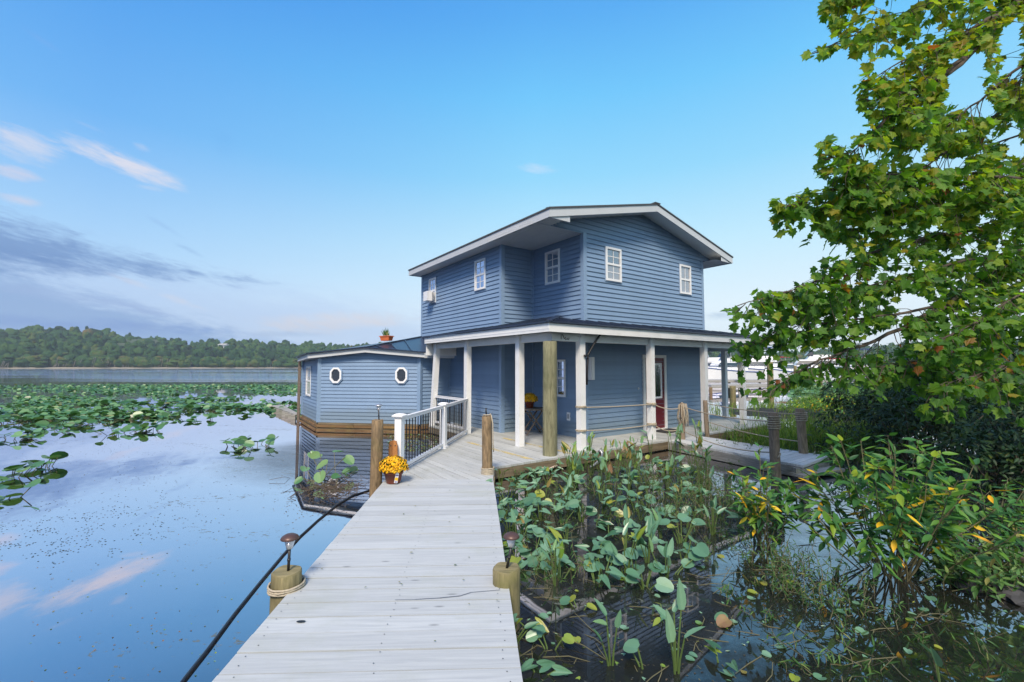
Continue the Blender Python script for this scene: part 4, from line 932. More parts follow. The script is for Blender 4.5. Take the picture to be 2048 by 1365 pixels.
SPEAR = sym([(0, 0), (.10, .02), (.17, .25), (.16, .5), (.09, .8), (0, 1)], .12, .35)
def rv(k=1.0): return V((R.uniform(-k, k), R.uniform(-k, k), R.uniform(-k, k)))
# ------------------------------------------------------------------ sycamore overhanging from the right
def inpoly(p, poly):
    x, y = p; c = False; n = len(poly)
    for i in range(n):
        x1, y1 = poly[i]; x2, y2 = poly[(i + 1) % n]
        if (y1 > y) != (y2 > y) and x < (x2 - x1) * (y - y1) / (y2 - y1) + x1: c = not c
    return c
CROWN = [(1650, -40), (1636, 30), (1645, 60), (1612, 82), (1610, 118), (1640, 120), (1700, 95), (1712, 120), (1716, 165), (1700, 175), (1718, 190), (1712, 205), (1745, 240), (1690, 262), (1668, 262), (1636, 280), (1628, 345), (1668, 368), (1640, 385), (1600, 372), (1540, 400), (1545, 450), (1575, 500), (1618, 490), (1650, 480), (1620, 540), (1560, 556), (1480, 528), (1462, 560), (1470, 600), (1440, 612), (1470, 650), (1450, 690), (1480, 770), (1500, 815), (1545, 800), (1590, 775), (1650, 770), (1700, 790), (1800, 830), (1900, 850), (2200, 870), (2400, 300), (2400, -900), (1500, -900), (1470, -500), (1540, -380), (1600, -250), (1700, -150)]
GAPS = [[(1890, 120), (1985, 95), (1965, 160), (2005, 240), (1940, 235), (1893, 195)], [(1995, 60), (2044, 25), (2046, 170), (2012, 165)], [(1800, 302), (1850, 300), (1845, 322), (1980, 302), (1900, 342), (1825, 333)], [(1565, 518), (1640, 475), (1602, 535)], [(1800, 583), (1856, 590), (1850, 640), (1795, 636)], [(1705, 690), (1798, 645), (1816, 679), (1722, 718)], [(1602, 702), (1658, 692), (1676, 718), (1622, 738)], [(1690, 298), (1735, 288), (1726, 330)], [(1740, 130), (1790, 105), (1800, 140), (1750, 160)], [(1985, 280), (2044, 240), (2044, 320)], [(1660, 500), (1700, 480), (1690, 520)], [(1900, 500), (1960, 480), (1950, 505)]]
TRP = V((9.6, 7.6, -.2))
tree = thing('sycamore', TRP, 'sycamore reaching in from the right with lobed green and yellowing leaves', 'tree')
mb = MB(); tr_pts = [TRP, TRP + V((-.1, -.05, 1)), TRP + V((-.25, -.1, 2.4)), TRP + V((-.5, -.2, 4)), TRP + V((-.7, -.5, 5.6)), TRP + V((-1.2, -.8, 7.4))]
mb.tube(tr_pts, [.34, .28, .25, .21, .16, .09], 14); mb.build('trunk', M['bark'], tree, True)
def pd(x, y, d): return at_d(x, y, d)
limbs = [[tr_pts[4], pd(2060, -60, 6.3), pd(2030, 10, 6.0), pd(1940, 110, 5.7), pd(1846, 195, 5.4), pd(1780, 228, 5.2), pd(1715, 300, 5.1), pd(1650, 320, 5.0)],
 [tr_pts[5], pd(2000, -60, 6.0), pd(1900, -10, 5.7), pd(1800, 40, 5.4), pd(1720, 66, 5.2), pd(1625, 108, 5.1)],
 [tr_pts[5], pd(2060, -150, 5.8), pd(1900, -120, 5.4), pd(1760, -60, 5.2), pd(1660, 10, 5.0)],
 [tr_pts[3], pd(2120, 425, 7.0), pd(2048, 398, 6.5), pd(1950, 405, 6.2), pd(1840, 412, 5.9), pd(1720, 400, 5.6), pd(1630, 405, 5.4), pd(1555, 415, 5.3)],
 [tr_pts[3], pd(2130, 440, 7.0), pd(2048, 437, 6.6), pd(1940, 462, 6.3), pd(1850, 475, 6.1), pd(1740, 505, 5.9), pd(1640, 560, 5.6), pd(1560, 590, 5.5), pd(1475, 612, 5.4)],
 [tr_pts[2], pd(2150, 520, 7.2), pd(2050, 520, 6.9), pd(1979, 543, 6.6), pd(1900, 605, 6.3), pd(1810, 628, 6.1), pd(1700, 640, 5.9), pd(1600, 650, 5.7), pd(1490, 690, 5.6)],
 [pd(1900, 605, 6.3), pd(1800, 660, 6.1), pd(1700, 700, 5.9), pd(1620, 730, 5.7), pd(1540, 785, 5.5)],
 [tr_pts[4], pd(2110, 150, 6.6), pd(2048, 190, 6.3), pd(1950, 262, 6.0), pd(1850, 335, 5.7), pd(1760, 370, 5.5), pd(1660, 380, 5.3)],
 [tr_pts[2], pd(2160, 600, 7.0), pd(2048, 650, 6.6), pd(1950, 690, 6.4), pd(1850, 720, 6.2), pd(1760, 735, 6.0)],
 [tr_pts[3], pd(2140, 300, 6.9), pd(2048, 330, 6.5), pd(1960, 360, 6.3), pd(1860, 390, 6.1), pd(1770, 430, 5.9), pd(1690, 470, 5.7)],
 [tr_pts[2], pd(2140, 560, 6.6), pd(2048, 585, 6.2), pd(1960, 640, 5.8), pd(1880, 680, 5.6)],
 [tr_pts[4], pd(2160, 60, 6.2), pd(2080, 110, 5.9), pd(2030, 170, 5.7)],
 [tr_pts[3], pd(2140, 480, 6.9), pd(2048, 500, 6.5), pd(1900, 530, 6.2), pd(1780, 560, 6.0), pd(1690, 590, 5.8), pd(1600, 620, 5.6)],
 [tr_pts[5], pd(2100, -250, 6.2), pd(1900, -330, 5.6), pd(1720, -400, 5.2), pd(1560, -440, 4.9)],
 [tr_pts[5], pd(2150, -420, 6.2), pd(1950, -520, 5.6), pd(1760, -600, 5.2), pd(1600, -680, 5.0)],
 [tr_pts[5], pd(2100, -330, 5.6), pd(1950, -240, 5.0), pd(1800, -240, 4.7), pd(1680, -220, 4.5)],
 [pd(2030, 10, 6.0), pd(1960, 50, 5.7), pd(1880, 95, 5.5), pd(1800, 125, 5.3), pd(1735, 165, 5.2)],
 [pd(1940, 110, 5.7), pd(1870, 160, 5.5), pd(1800, 190, 5.3), pd(1725, 205, 5.2)],
 [tr_pts[4], pd(2120, 80, 6.6), pd(2048, 130, 6.2), pd(1960, 200, 5.9), pd(1880, 260, 5.7), pd(1800, 280, 5.5)],
 [tr_pts[3], pd(2130, 370, 6.6), pd(2048, 360, 6.1), pd(1930, 345, 5.8), pd(1820, 350, 5.6), pd(1720, 345, 5.4), pd(1650, 350, 5.2)],
 [tr_pts[2], pd(2150, 680, 6.4), pd(2048, 720, 6.0), pd(1960, 750, 5.8), pd(1880, 770, 5.6)],
 [tr_pts[4], pd(2140, 220, 7), pd(2060, 260, 6.8), pd(1960, 300, 6.4), pd(1900, 310, 6.1)]]
crown = MB(); nl = 0
def along(pts, s):
    tot = 0
    for i in range(len(pts) - 1):
        L = (pts[i + 1] - pts[i]).length
        if tot + L >= s: f = (s - tot) / L; return pts[i].lerp(pts[i + 1], f), (pts[i + 1] - pts[i]).normalized()
        tot += L
    return pts[-1], (pts[-1] - pts[-2]).normalized()
def okpx(P):
    q = proj(P)
    if not inpoly(q, CROWN): return False
    return not any(inpoly(q, g_) for g_ in GAPS)
for li, pts in enumerate(limbs):
    n = len(pts); r0 = .05 if li in (0, 4, 5) else .036
    mb = MB(); sm = []
    for i in range(n - 1):
        for k in range(4): sm.append(pts[i].lerp(pts[i + 1], k / 4) + rv(.018))
    sm.append(pts[-1]); mb.tube(sm, [max(.006, r0 * (1 - i / len(sm)) ** 1.1) for i in range(len(sm))], 7)
    L = sum((pts[i + 1] - pts[i]).length for i in range(n - 1)); s = L * .12
    while s < L:
        p, d = along(pts, s)
        for _ in range(2 if R.random() < .6 else 1):
            dd = (d * R.uniform(.3, 1.0) + rv(.75) + V((-.12, -.05, -.22))).normalized(); TL = R.uniform(.22, .7) * (1 if s < L * .85 else .75)
            K = 5; tp = [p]; cur = p.copy()
            for k in range(K): dd = (dd + rv(.22) + V((0, 0, -.10))).normalized(); cur = cur + dd * (TL / K); tp.append(cur.copy())
            while len(tp) > 2 and not okpx(tp[-1]): tp.pop()
            K = len(tp) - 1
            if not okpx(tp[-1]): continue
            nl0 = nl
            for k in range(1, K + 1):
                for _l in range(R.choice((1, 1, 2)) if k < K else 3):
                    bp_ = tp[k] + rv(.04); ax = (dd * .5 + rv(.8) + V((0, 0, -.35))).normalized(); sz = R.uniform(.07, .145)
                    if R.random() < .2: sz *= .65
                    pt = bp_ + ax * (sz * .35)
                    if not okpx(pt + ax * sz * .5): continue
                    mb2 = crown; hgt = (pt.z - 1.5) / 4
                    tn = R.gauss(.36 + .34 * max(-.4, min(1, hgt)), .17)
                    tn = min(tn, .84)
                    if R.random() < .02: tn = R.uniform(.86, 1)
                    nr = (V((R.gauss(0, .6), -.35 + R.gauss(0, .6), .75))).normalized()
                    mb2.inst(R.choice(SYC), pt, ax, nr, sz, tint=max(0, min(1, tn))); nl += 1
                    if sz > .11: mb.tube([tp[k], pt], .0018, 3, cap=False)
            if nl - nl0 > K: mb.tube(tp, [.006, .005, .0045, .004, .003, .002][:K + 1], 4, cap=False)
        s += R.uniform(.044, .092)
    mb.build('branch', M['twig'], tree, True)
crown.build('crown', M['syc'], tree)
print('sycamore leaves', nl)
mb = MB()
for i in range(14):
    pts = R.choice(limbs); p, d = along(pts, R.uniform(1.5, 4)); 
    if okpx(p): mb.tube([p, p - UP * .1], .0015, 3, cap=False); mb.lathe(p - UP * .125, [(.004, -.014), (.013, -.006), (.014, .004), (.004, .014)], 8)
mb.build('seed_ball', M['twig'], tree, True)
# ------------------------------------------------------------------ bushes and shrubs
def bush(c, rx, ry, rz, nleaf, mat, label, tm=OV, size=(.06, .11), stems=10, tint=(.4, .25), group=None, name='bush', lumps=9, cat='bush', zmin=-.3):
    root = thing(name, c, label, cat, 0, group); c = V(c)
    sm = MB(); fm = MB()
    cl = [(c + V((R.gauss(0, .45) * rx, R.gauss(0, .45) * ry, rz * R.uniform(.25, 1.0))), R.uniform(.32, .55)) for _ in range(lumps)]
    for q, k in cl:
        b = c + V((R.uniform(-.15, .15) * rx, R.uniform(-.15, .15) * ry, 0)); m_ = b.lerp(q, .5) + rv(.1 * rx); sm.tube([b, m_, q], [.018, .012, .005], 5, cap=False)
    for i in range(nleaf):
        q, k = R.choice(cl); d = rv(1); 
        while d.length > 1: d = rv(1)
        d = d.normalized() * (d.length ** .45); p = q + V((d.x * rx * k, d.y * ry * k, d.z * rz * k * .8))
        if p.z < zmin: continue
        ax = (V((d.x, d.y, -.2)) + rv(.7)).normalized(); fm.inst(tm, p, ax, (V((0, -.3, 1)) + rv(.6)).normalized(), R.uniform(*size), tint=max(0, min(1, R.gauss(*tint))))
    sm.build('stems', M['twig'], root); fm.build('foliage', M[mat], root); return root
def gz(x, y): return max(WATER, bank_h(x, y))
def bz(px, py, d, zoff=0):
    P = at_d(px, py, d); return V((P.x, P.y, gz(P.x, P.y) + zoff))
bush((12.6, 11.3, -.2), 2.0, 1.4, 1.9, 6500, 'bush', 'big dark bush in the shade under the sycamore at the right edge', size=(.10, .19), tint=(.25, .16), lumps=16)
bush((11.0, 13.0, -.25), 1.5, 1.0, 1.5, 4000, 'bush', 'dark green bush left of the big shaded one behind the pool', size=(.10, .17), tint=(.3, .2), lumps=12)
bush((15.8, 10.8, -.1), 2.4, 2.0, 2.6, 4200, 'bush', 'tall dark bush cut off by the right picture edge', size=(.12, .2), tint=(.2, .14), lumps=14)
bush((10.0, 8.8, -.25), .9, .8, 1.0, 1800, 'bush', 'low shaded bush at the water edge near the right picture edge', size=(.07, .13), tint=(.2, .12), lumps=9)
bush((12.3, 16.6, -.2), 1.5, .8, .75, 1300, 'shrub', 'yellow green vine mound on the marsh before the marina', size=(.08, .15), tint=(.66, .14), lumps=10)
bush((13.6, 19.0, -.2), 2.0, 1.2, 1.0, 1500, 'weed', 'pale green bushy mound on the far marsh before the docks', size=(.08, .16), tm=NARROW, tint=(.6, .2), lumps=10)
bush((17.5, 21, -.1), 2.5, 1.6, 2.3, 1800, 'bush', 'distant green bush on the marsh behind the sycamore leaves', size=(.12, .22), tint=(.5, .18), lumps=11)
bush((21, 19, .1), 3, 2, 3.4, 2200, 'bush', 'tall green thicket behind the shaded bushes at the far right', size=(.14, .25), tint=(.4, .18), lumps=13)
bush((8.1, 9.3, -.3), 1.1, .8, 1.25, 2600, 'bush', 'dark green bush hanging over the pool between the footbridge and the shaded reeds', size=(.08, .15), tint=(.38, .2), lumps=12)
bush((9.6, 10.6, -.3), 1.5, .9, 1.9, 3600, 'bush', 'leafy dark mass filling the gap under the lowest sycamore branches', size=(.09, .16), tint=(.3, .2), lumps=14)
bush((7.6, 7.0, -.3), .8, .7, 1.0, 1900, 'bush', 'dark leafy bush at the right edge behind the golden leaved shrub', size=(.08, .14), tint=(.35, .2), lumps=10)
# fan shaped shrub with yellowing leaves standing in the near water
def fanshrub(c, n, spread, hgt, lsz, label, yel, leaves, name='shrub'):
    root = thing(name, c, label, 'shrub'); c = V(c); sm = MB(); fm = MB()
    for i in range(n):
        a = R.uniform(0, 6.283); e = R.uniform(.15, 1) ** .7; dr = V((math.cos(a) * spread[0] * e, math.sin(a) * spread[1] * e, hgt * (1.1 - .45 * e * e) * R.uniform(.75, 1.05)))
        b = c + V((R.uniform(-.1, .1), R.uniform(-.1, .1), -.05)); tp = []
        for k in range(7): f = k / 6; tp.append(b + V((dr.x * f ** .85, dr.y * f ** .85, dr.z * (f ** .9))) + rv(.015))
        sm.tube(tp, [.0085 * (1 - .7 * k / 6) for k in range(7)], 5, cap=False)
        for k in range(leaves):
            f = R.uniform(.42, 1.02); j = min(5, int(f * 6)); p = tp[j].lerp(tp[j + 1], min(1, f * 6 - j)); d = (tp[j + 1] - tp[j]).normalized()
            ax = (d * .4 + rv(.9) + V((0, 0, -.1))).normalized(); ax.z = max(-.75, min(.5, ax.z))
            tn = R.uniform(.88, 1) if R.random() < yel else max(0, min(.82, R.gauss(.42, .2)))
            s = R.uniform(*lsz); q = p + ax * .03; sm.tube([p, q], .0018, 3, cap=False); fm.inst(OV, q, ax, (V((0, -.25, 1)) + rv(.45)).normalized(), s, tint=tn)
    sm.build('stems', M['drystem'], root, True); fm.build('foliage', M['shrub'], root); return root
fanshrub((3.55, 4.28, -.32), 40, (1.05, .8), 1.3, (.085, .165), 'large fan shaped shrub with green and golden leaves standing in the near right water', .05, 28)
fanshrub((2.72, 4.95, -.32), 18, (.42, .38), 1.08, (.075, .14), 'narrow shrub tipped with yellow leaves just left of the fan shaped shrub', .09, 20)
fanshrub((5.2, 5.0, -.3), 22, (.8, .55), .85, (.08, .14), 'low dark green shrub sprawling over the rocks at the right edge', .03, 16)
# ------------------------------------------------------------------ arum and pickerel plants in the pond
def stemplant(name, base, label, cat, tm, n, lsz, hgt, spread, tint, group=None, mat='arum', erect=.5, yel=.08):
    root = thing(name, base, label, cat, 0, group); sm = MB(); fm = MB(); b = V(base)
    for i in range(n):
        a = R.uniform(0, 6.283); r = spread * R.uniform(.2, 1); h_ = hgt * R.uniform(.55, 1.1); top = b + V((math.cos(a) * r, math.sin(a) * r, h_)); b0 = b + V((math.cos(a) * r * .15, math.sin(a) * r * .15, -.06))
        mid = b0.lerp(top, .5) + V((math.cos(a), math.sin(a), 0)) * (-.12 * r) ; sm.tube([b0, mid, top], [.0075, .006, .0045], 5, cap=False)
        s = R.uniform(*lsz); ax = (V((math.cos(a + R.uniform(-.8, .8)), math.sin(a + R.uniform(-.8, .8)), 0)) * (1 - erect) + UP * (erect * R.uniform(.3, 1.4) - .25)).normalized()
        nr = (UP * .8 + V((-ax.x, -ax.y, 0)) * .8 * erect + V((0, -.35, 0)) + rv(.35)).normalized()
        tn = R.uniform(.72, 1) if R.random() < yel else max(0, min(.66, R.gauss(*tint)))
        fm.inst(tm, top, ax, nr, s, tint=tn)
        if n <= 12:                                    # few enough to count: each leaf with its stalk is a part
            mm = MB(); mm.tube([b0, mid, top], [.0075, .006, .0045], 5, 1, cap=False); mm.inst(tm, top, ax, nr, s, 0, tn); mm.build('leaf', [M[mat], M['stem']], root)
    if n > 12: sm.build('stems', M['stem'], root, True); fm.build('leaf_blades', M[mat], root)
    return root
# fine weeds: thin stems with many small leaves
def weed(base, label, n, hgt, spread, group=None, tint=(.45, .2), lsz=(.035, .075), name='smartweed', mat='weed', per=9, tm=NARROW):
    root = thing(name, base, label, 'weed', 0, group); sm = MB(); fm = MB(); b = V(base)
    for i in range(n):
        a = R.uniform(0, 6.283); r = spread * math.sqrt(R.random()); b0 = b + V((math.cos(a) * r, math.sin(a) * r, -.04)); ln = V((R.gauss(0, .3), R.gauss(0, .3), 1)).normalized() * hgt * R.uniform(.5, 1.15)
        tp = [b0, b0 + ln * .35 + rv(.03), b0 + ln * .7 + rv(.05), b0 + ln + rv(.07)]; sm.tube(tp, [.003, .0026, .002, .001], 4, cap=False)
        for k in range(per):
            f = R.uniform(.2, 1) * 3; j = min(2, int(f)); p = tp[j].lerp(tp[j + 1], f - j); fm.inst(tm, p, (rv(1) + V((0, 0, .15))).normalized(), (UP + rv(.5)).normalized(), R.uniform(*lsz), tint=max(0, min(1, R.gauss(*tint))))
    sm.build('stems', M['drystem'], root); fm.build('foliage', M[mat], root); return root
W_ = lambda x, y: at_z(x, y, WATER)
used = []
special = [((1020, 1290), 'pickerel_plant', SPEAR, 6, (.10, .15), .14, .14, 'yellowing leafy clump in the water near the bottom right corner of the walkway', .5),
 ((1352, 1345), 'pickerel_plant', SPEAR, 5, (.15, .22), .36, .10, 'tall bright spear leaved plant rising from the black water at the bottom of the picture', .75),
 ((1222, 1330), 'pickerel_plant', SPEAR, 4, (.12, .17), .28, .08, 'slim spear leaved plant left of the tallest spear plant near the bottom', .8),
 ((1880, 1365), 'pickerel_plant', SPEAR, 2, (.15, .18), .12, .06, 'lone broad blade leaning out of the dark water at the bottom right', .7),
 ((1080, 1040), 'arrow_arum', ARROW, 11, (.11, .17), .2, .28, 'dense blue green arrow arum clump close to the walkway edge below the round pole', .3),
 ((1012, 1000), 'arrow_arum', ARROW, 9, (.11, .17), .24, .28, 'broad leaved arrow arum clump filling the corner by the right far piling', .3),
 ((1035, 1120), 'arrow_arum', ROUND, 9, (.10, .15), .12, .24, 'round leaved clump beside the near right piling', .25),
 ((1330, 960), 'arrow_arum', ARROW, 7, (.13, .19), .36, .28, 'arrow arum with dark upright leaves in front of the red door', .6),
 ((1385, 935), 'arrow_arum', ARROW, 6, (.13, .19), .42, .22, 'tall arrow arum beside the rope hung post', .6),
 ((1180, 950), 'arrow_arum', ARROW, 6, (.14, .19), .32, .28, 'arrow arum with large pointed leaves against the deck edge left of the lattice', .55),
 ((1295, 1125), 'arrow_arum', ARROW, 5, (.13, .17), .3, .14, 'upright arrow arum alone in the middle of the open black water', .7),
 ((1425, 1070), 'pickerel_plant', SPEAR, 4, (.13, .17), .32, .12, 'single file of tall stalks with one bright leaf left of the footbridge reflection', .8)]
for (x, y), nm, tm, n, lsz, hg, sp_r, lb, er in special: stemplant(nm, W_(x, y), lb, 'water plant', tm, n, lsz, hg, sp_r, (.35, .15), None, 'arum', er, .25 if 'yellow' in lb else .1); used.append((x, y))
pond = [(990, 960), (1080, 945), (1200, 930), (1330, 930), (1420, 960), (1450, 1040), (1400, 1120), (1330, 1180), (1180, 1180), (1060, 1170), (1010, 1120)]
cnt = 0; tries = 0
while cnt < 112 and tries < 4000:
    tries += 1; x, y = R.uniform(985, 1460), R.uniform(925, 1190)
    if not inpoly((x, y), pond): continue
    md = (19 if y < 1050 else 27)
    if x > 1280 and y > 990 and R.random() < .65: continue
    if any(abs(x - a) < md and abs(y - b) < md * .5 for a, b in used): continue
    used.append((x, y)); cnt += 1; kind = R.random()
    if kind < .62: stemplant('arrow_arum', W_(x, y), 'blue green arrow arum among many alike in the dark pond right of the walkway', 'water plant', ARROW if R.random() < .6 else ROUND, R.randint(3, 7), (.085, .15), R.uniform(.06, .24), R.uniform(.12, .24), (.35, .15), 'arrow arum plants in the pond', 'arum', R.uniform(.2, .6))
    elif kind < .78: weed(W_(x, y), 'small leaved pond weed standing among the arrow arum', 9, R.uniform(.2, .36), .16, 'pond weeds among the arum', (.5, .2), (.03, .06), 'pond_weed')
    else: stemplant('pickerel_plant', W_(x, y), 'pickerel plant with narrow upright leaves among the arrow arum', 'water plant', SPEAR, R.randint(2, 4), (.11, .17), R.uniform(.2, .38), .12, (.42, .15), 'pickerel plants among the arum', 'arum', .8, .3)
for k in range(26):
    x, y = R.uniform(1120, 1450), R.uniform(905, 985)
    stemplant('pickerel_plant', W_(x, max(y, 925 - (x - 1120) * .09)), 'upright yellow green pickerel plant in the tangle before the porch', 'water plant', SPEAR if k % 3 else ARROW, R.randint(3, 6), (.10, .17), R.uniform(.35, .6), .13, (.66, .12), 'tall pickerel plants before the porch', 'arum', .85, .3)
for (x, y) in ((1060, 1250), (1100, 1300), (1075, 1345), (1160, 1220), (1210, 1150), (1330, 1240), (1440, 1330), (1480, 1250), (1290, 1340), (1120, 1160), (1260, 1170)):
    stemplant('arrow_arum', W_(x, y), 'small leafy plant scattered in the open black water towards the bottom', 'water plant', R.choice((ROUND, ARROW, OV)), R.randint(2, 4), (.07, .12), R.uniform(.03, .12), .12, (.3, .15), 'scattered plants in the open water', 'arum', R.uniform(.1, .5), .35)
for x, y in ((1250, 935), (1300, 985), (1345, 950), (1370, 985), (1400, 955), (1420, 1000), (1215, 990), (1440, 975), (1455, 1020), (1480, 1000), (1330, 1040), (1400, 1050)):
    weed(W_(x, y), 'thin stemmed smartweed tangle growing along the deck edge', 20, R.uniform(.35, .62), .24, 'smartweed by the deck')
for x, y in ((1500, 1030), (1530, 1070), (1500, 1120), (1570, 1130), (1470, 1080), (1600, 1190), (1660, 1220), (1530, 1010), (1620, 1150), (1560, 1180), (1700, 1180)):
    weed(W_(x, y), 'straggling smartweed floating in the water around the shrubs', 15, R.uniform(.2, .42), .22, 'smartweed around the shrubs')
for x, y in ((1900, 1165), (1940, 1190), (1985, 1150), (2020, 1185), (2040, 1130), (1960, 1130), (1880, 1140)):
    weed(W_(x, y) + UP * .05, 'leafy weed growing over the dark rocks at the right edge', 14, R.uniform(.2, .35), .2, 'weeds over the rocks', (.55, .2), (.05, .1), per=10, tm=OV)
for x, y in ((1520, 1240), (1560, 1290), (1700, 1270), (1450, 1200), (1600, 1330), (1840, 1280), (1780, 1240), (1930, 1250), (1660, 1340), (1960, 1330), (1740, 1330)):
    weed(W_(x, y), 'sparse pale weed sprig poking through the black water in front of the shrubs', 4, R.uniform(.1, .24), .12, 'weed sprigs in the foreground water', lsz=(.04, .08), per=7)
# pads and leaf litter lying on the dark water
mb = MB()
for i in range(380):
    x, y = R.uniform(1000, 1520), R.uniform(930, 1365)
    if x < 1000 + (y - 940) * .1: continue
    P = W_(x, y); mb.inst(R.choice((OV, NARROW)), P + UP * .004, (R.uniform(-1, 1), R.uniform(-1, 1), 0), UP + rv(.3), R.uniform(.012, .045), 1, R.random())
for i in range(230):
    x, y = R.uniform(1000, 2040), R.uniform(960, 1365)
    if x < 1010 + (y - 960) * .1: continue
    P = W_(x, y); mb.inst(R.choice((OV, ROUND, NARROW)), P + UP * .006, (R.uniform(-1, 1), R.uniform(-1, 1), 0), UP + rv(.15), R.uniform(.03, .085), tint=R.choice((R.uniform(.2, .6), R.uniform(.2, .6), R.uniform(.7, .95))))
for i in range(260):
    x, y = R.uniform(60, 640), R.uniform(830, 1365); P = W_(x, y)
    if P.x > wl(P.y) - .3 and P.y < 7: continue
    mb.inst(OV, P + UP * .004, (R.uniform(-1, 1), R.uniform(-1, 1), 0), UP, R.uniform(.01, .035), tint=R.choice((R.uniform(.6, 1), 1)))
tag(mb.build('floating_leaves', [M['arum'], M['reed']]), 'fallen and drifting leaves lying on the dark water', 'floating leaves', kind='stuff')
mb = MB()
for i in range(150):
    x, y = R.uniform(1010, 1900), R.uniform(990, 1365)
    if x < 1020 + (y - 990) * .1: continue
    P = W_(x, y); a = R.uniform(0, 6.28); L = R.uniform(.1, .45); d = V((math.cos(a), math.sin(a), R.uniform(-.05, .12))) * L; mb.tube([P, P + d * .5 + rv(.02), P + d], [.003, .003, .0015], 4, cap=False)
tag(mb.build('dead_stalks', M['drystem']), 'dead bent stalks lying across the dark water', 'dead stalks', kind='stuff')
# brush pile with a few lily leaves left of the walkway
bp_r = thing('brush_pile', W_(652, 985), 'heap of dead roots and stalks with a few lily leaves in the house reflection', 'brush pile')
mb = MB()
for i in range(85):
    c = W_(R.gauss(652, 30), R.gauss(980, 10)) ; a = R.uniform(0, 6.28); L = R.uniform(.15, .55); d = V((math.cos(a), math.sin(a) * .6, R.uniform(-.05, .12))) * L
    k = V((R.uniform(-.2, .2), R.uniform(-.2, .2), R.uniform(0, .1))); mb.tube([c - d * .5 + UP * .02, c + k * .6 + UP * R.uniform(.01, .07), c + d * .5], [.004, .004, .002], 4, cap=False)
mb.build('stalks', M['debris'], bp_r)
fm = MB(); sm = MB()
for x, y, z_, s in ((640, 908, .3, .2), (668, 905, .35, .19), (612, 935, .2, .16), (690, 915, .28, .2), (640, 945, .2, .2), (700, 940, .05, .16), (715, 938, .03, .17), (655, 925, .25, .22), (605, 957, .1, .14), (678, 950, .12, .15), (620, 905, .3, .14)):
    P = at_z(x, y, WATER + z_); sm.tube([W_(650 + R.uniform(-25, 25), 975), P], .006, 4, cap=False); fm.inst(ROUND, P, V((R.uniform(-1, 1), R.uniform(-.6, .6), R.uniform(-.4, .1))), UP + V((R.uniform(-.5, .5), -.5, 0)), s, tint=R.uniform(.3, .85))
sm.build('stems', M['drystem'], bp_r); fm.build('leaf_blades', M['lily'], bp_r)
mb = MB()
for i in range(900):
    P = W_(R.gauss(648, 42), R.gauss(990, 22)); 
    if P.x > wl(P.y) - .15: continue
    mb.inst(OV, P + UP * .005, (R.uniform(-1, 1), R.uniform(-1, 1), 0), UP + rv(.2), R.uniform(.015, .05), tint=1)
tag(mb.build('floating_debris', M['reed']), 'brown crumbs of dead leaf floating round the brush pile', 'floating debris', kind='stuff')
mb = MB()                                               # debris and yellow leaves between side room and railing
for i in range(700):
    P = W_(R.uniform(775, 880), R.uniform(868, 905)); mb.inst(OV, P + UP * R.uniform(.004, .03), (R.uniform(-1, 1), R.uniform(-1, 1), 0), UP + rv(.3), R.uniform(.03, .09), tint=R.choice((.78, .85, .95, 1, .6)))
tag(mb.build('floating_leaves', M['arum']), 'yellowed leaves trapped in the corner behind the white railing', 'floating leaves', kind='stuff')
mb = MB()
for cx, cy, sx, sy, n in ((150, 1050, 130, 32, 900), (60, 1090, 70, 18, 300), (270, 1030, 60, 20, 250), (200, 890, 120, 25, 600), (330, 960, 120, 20, 250), (500, 830, 60, 8, 150)):
    for i in range(n):
        x, y = R.gauss(cx, sx), R.gauss(cy, sy)
        if y < 770 or mnoise.noise(V((x * .012 + y * .03, y * .06 - x * .004, 3))) < R.uniform(-.35, .35): continue
        P = W_(x, y)
        if P.x > wl(P.y) - .3: continue
        mb.inst(OV, P + UP * .004, (R.uniform(-1, 1), R.uniform(-1, 1), 0), UP, R.uniform(.02, .055), tint=R.choice((.0, .3, .8)))
tag(mb.build('floating_crumbs', M['reed']), 'drifts of dark plant crumbs floating on the open lake left of the walkway', 'floating debris', kind='stuff')
# ------------------------------------------------------------------ lily pads on the lake
def pad(mb, P, s, h):
    a = R.uniform(0, 6.283); ti = R.uniform(.05, .75); y = V((math.cos(a), math.sin(a), ti * R.uniform(-.3, 1))); nr = (UP + V((R.gauss(0, .42), R.gauss(-.3, .4), 0))).normalized()
    mb.inst(ROUND, P + UP * h - y.normalized() * s * .4, y, nr, s, 0, max(0, min(1, R.gauss(.42, .2))))
pd_protos = []
def clump(base, n, rad, s, label, group=None):
    root = thing('lily_clump', base, label, 'water lily', 0, group)
    for i in range(n):
        a = R.uniform(0, 6.283); r = rad * math.sqrt(R.random()); P = V(base) + V((math.cos(a) * r, math.sin(a) * r, 0)); h = R.uniform(.03, .18); fm = MB(); pad(fm, P, s * R.uniform(.6, 1.0), h); fm.tube([P.lerp(V(base), .5) - UP * .04, P + UP * h * .9], .007, 5, 1, cap=False); fm.build('lily_pad', [M['lily'], M['drystem']], root)
    return root
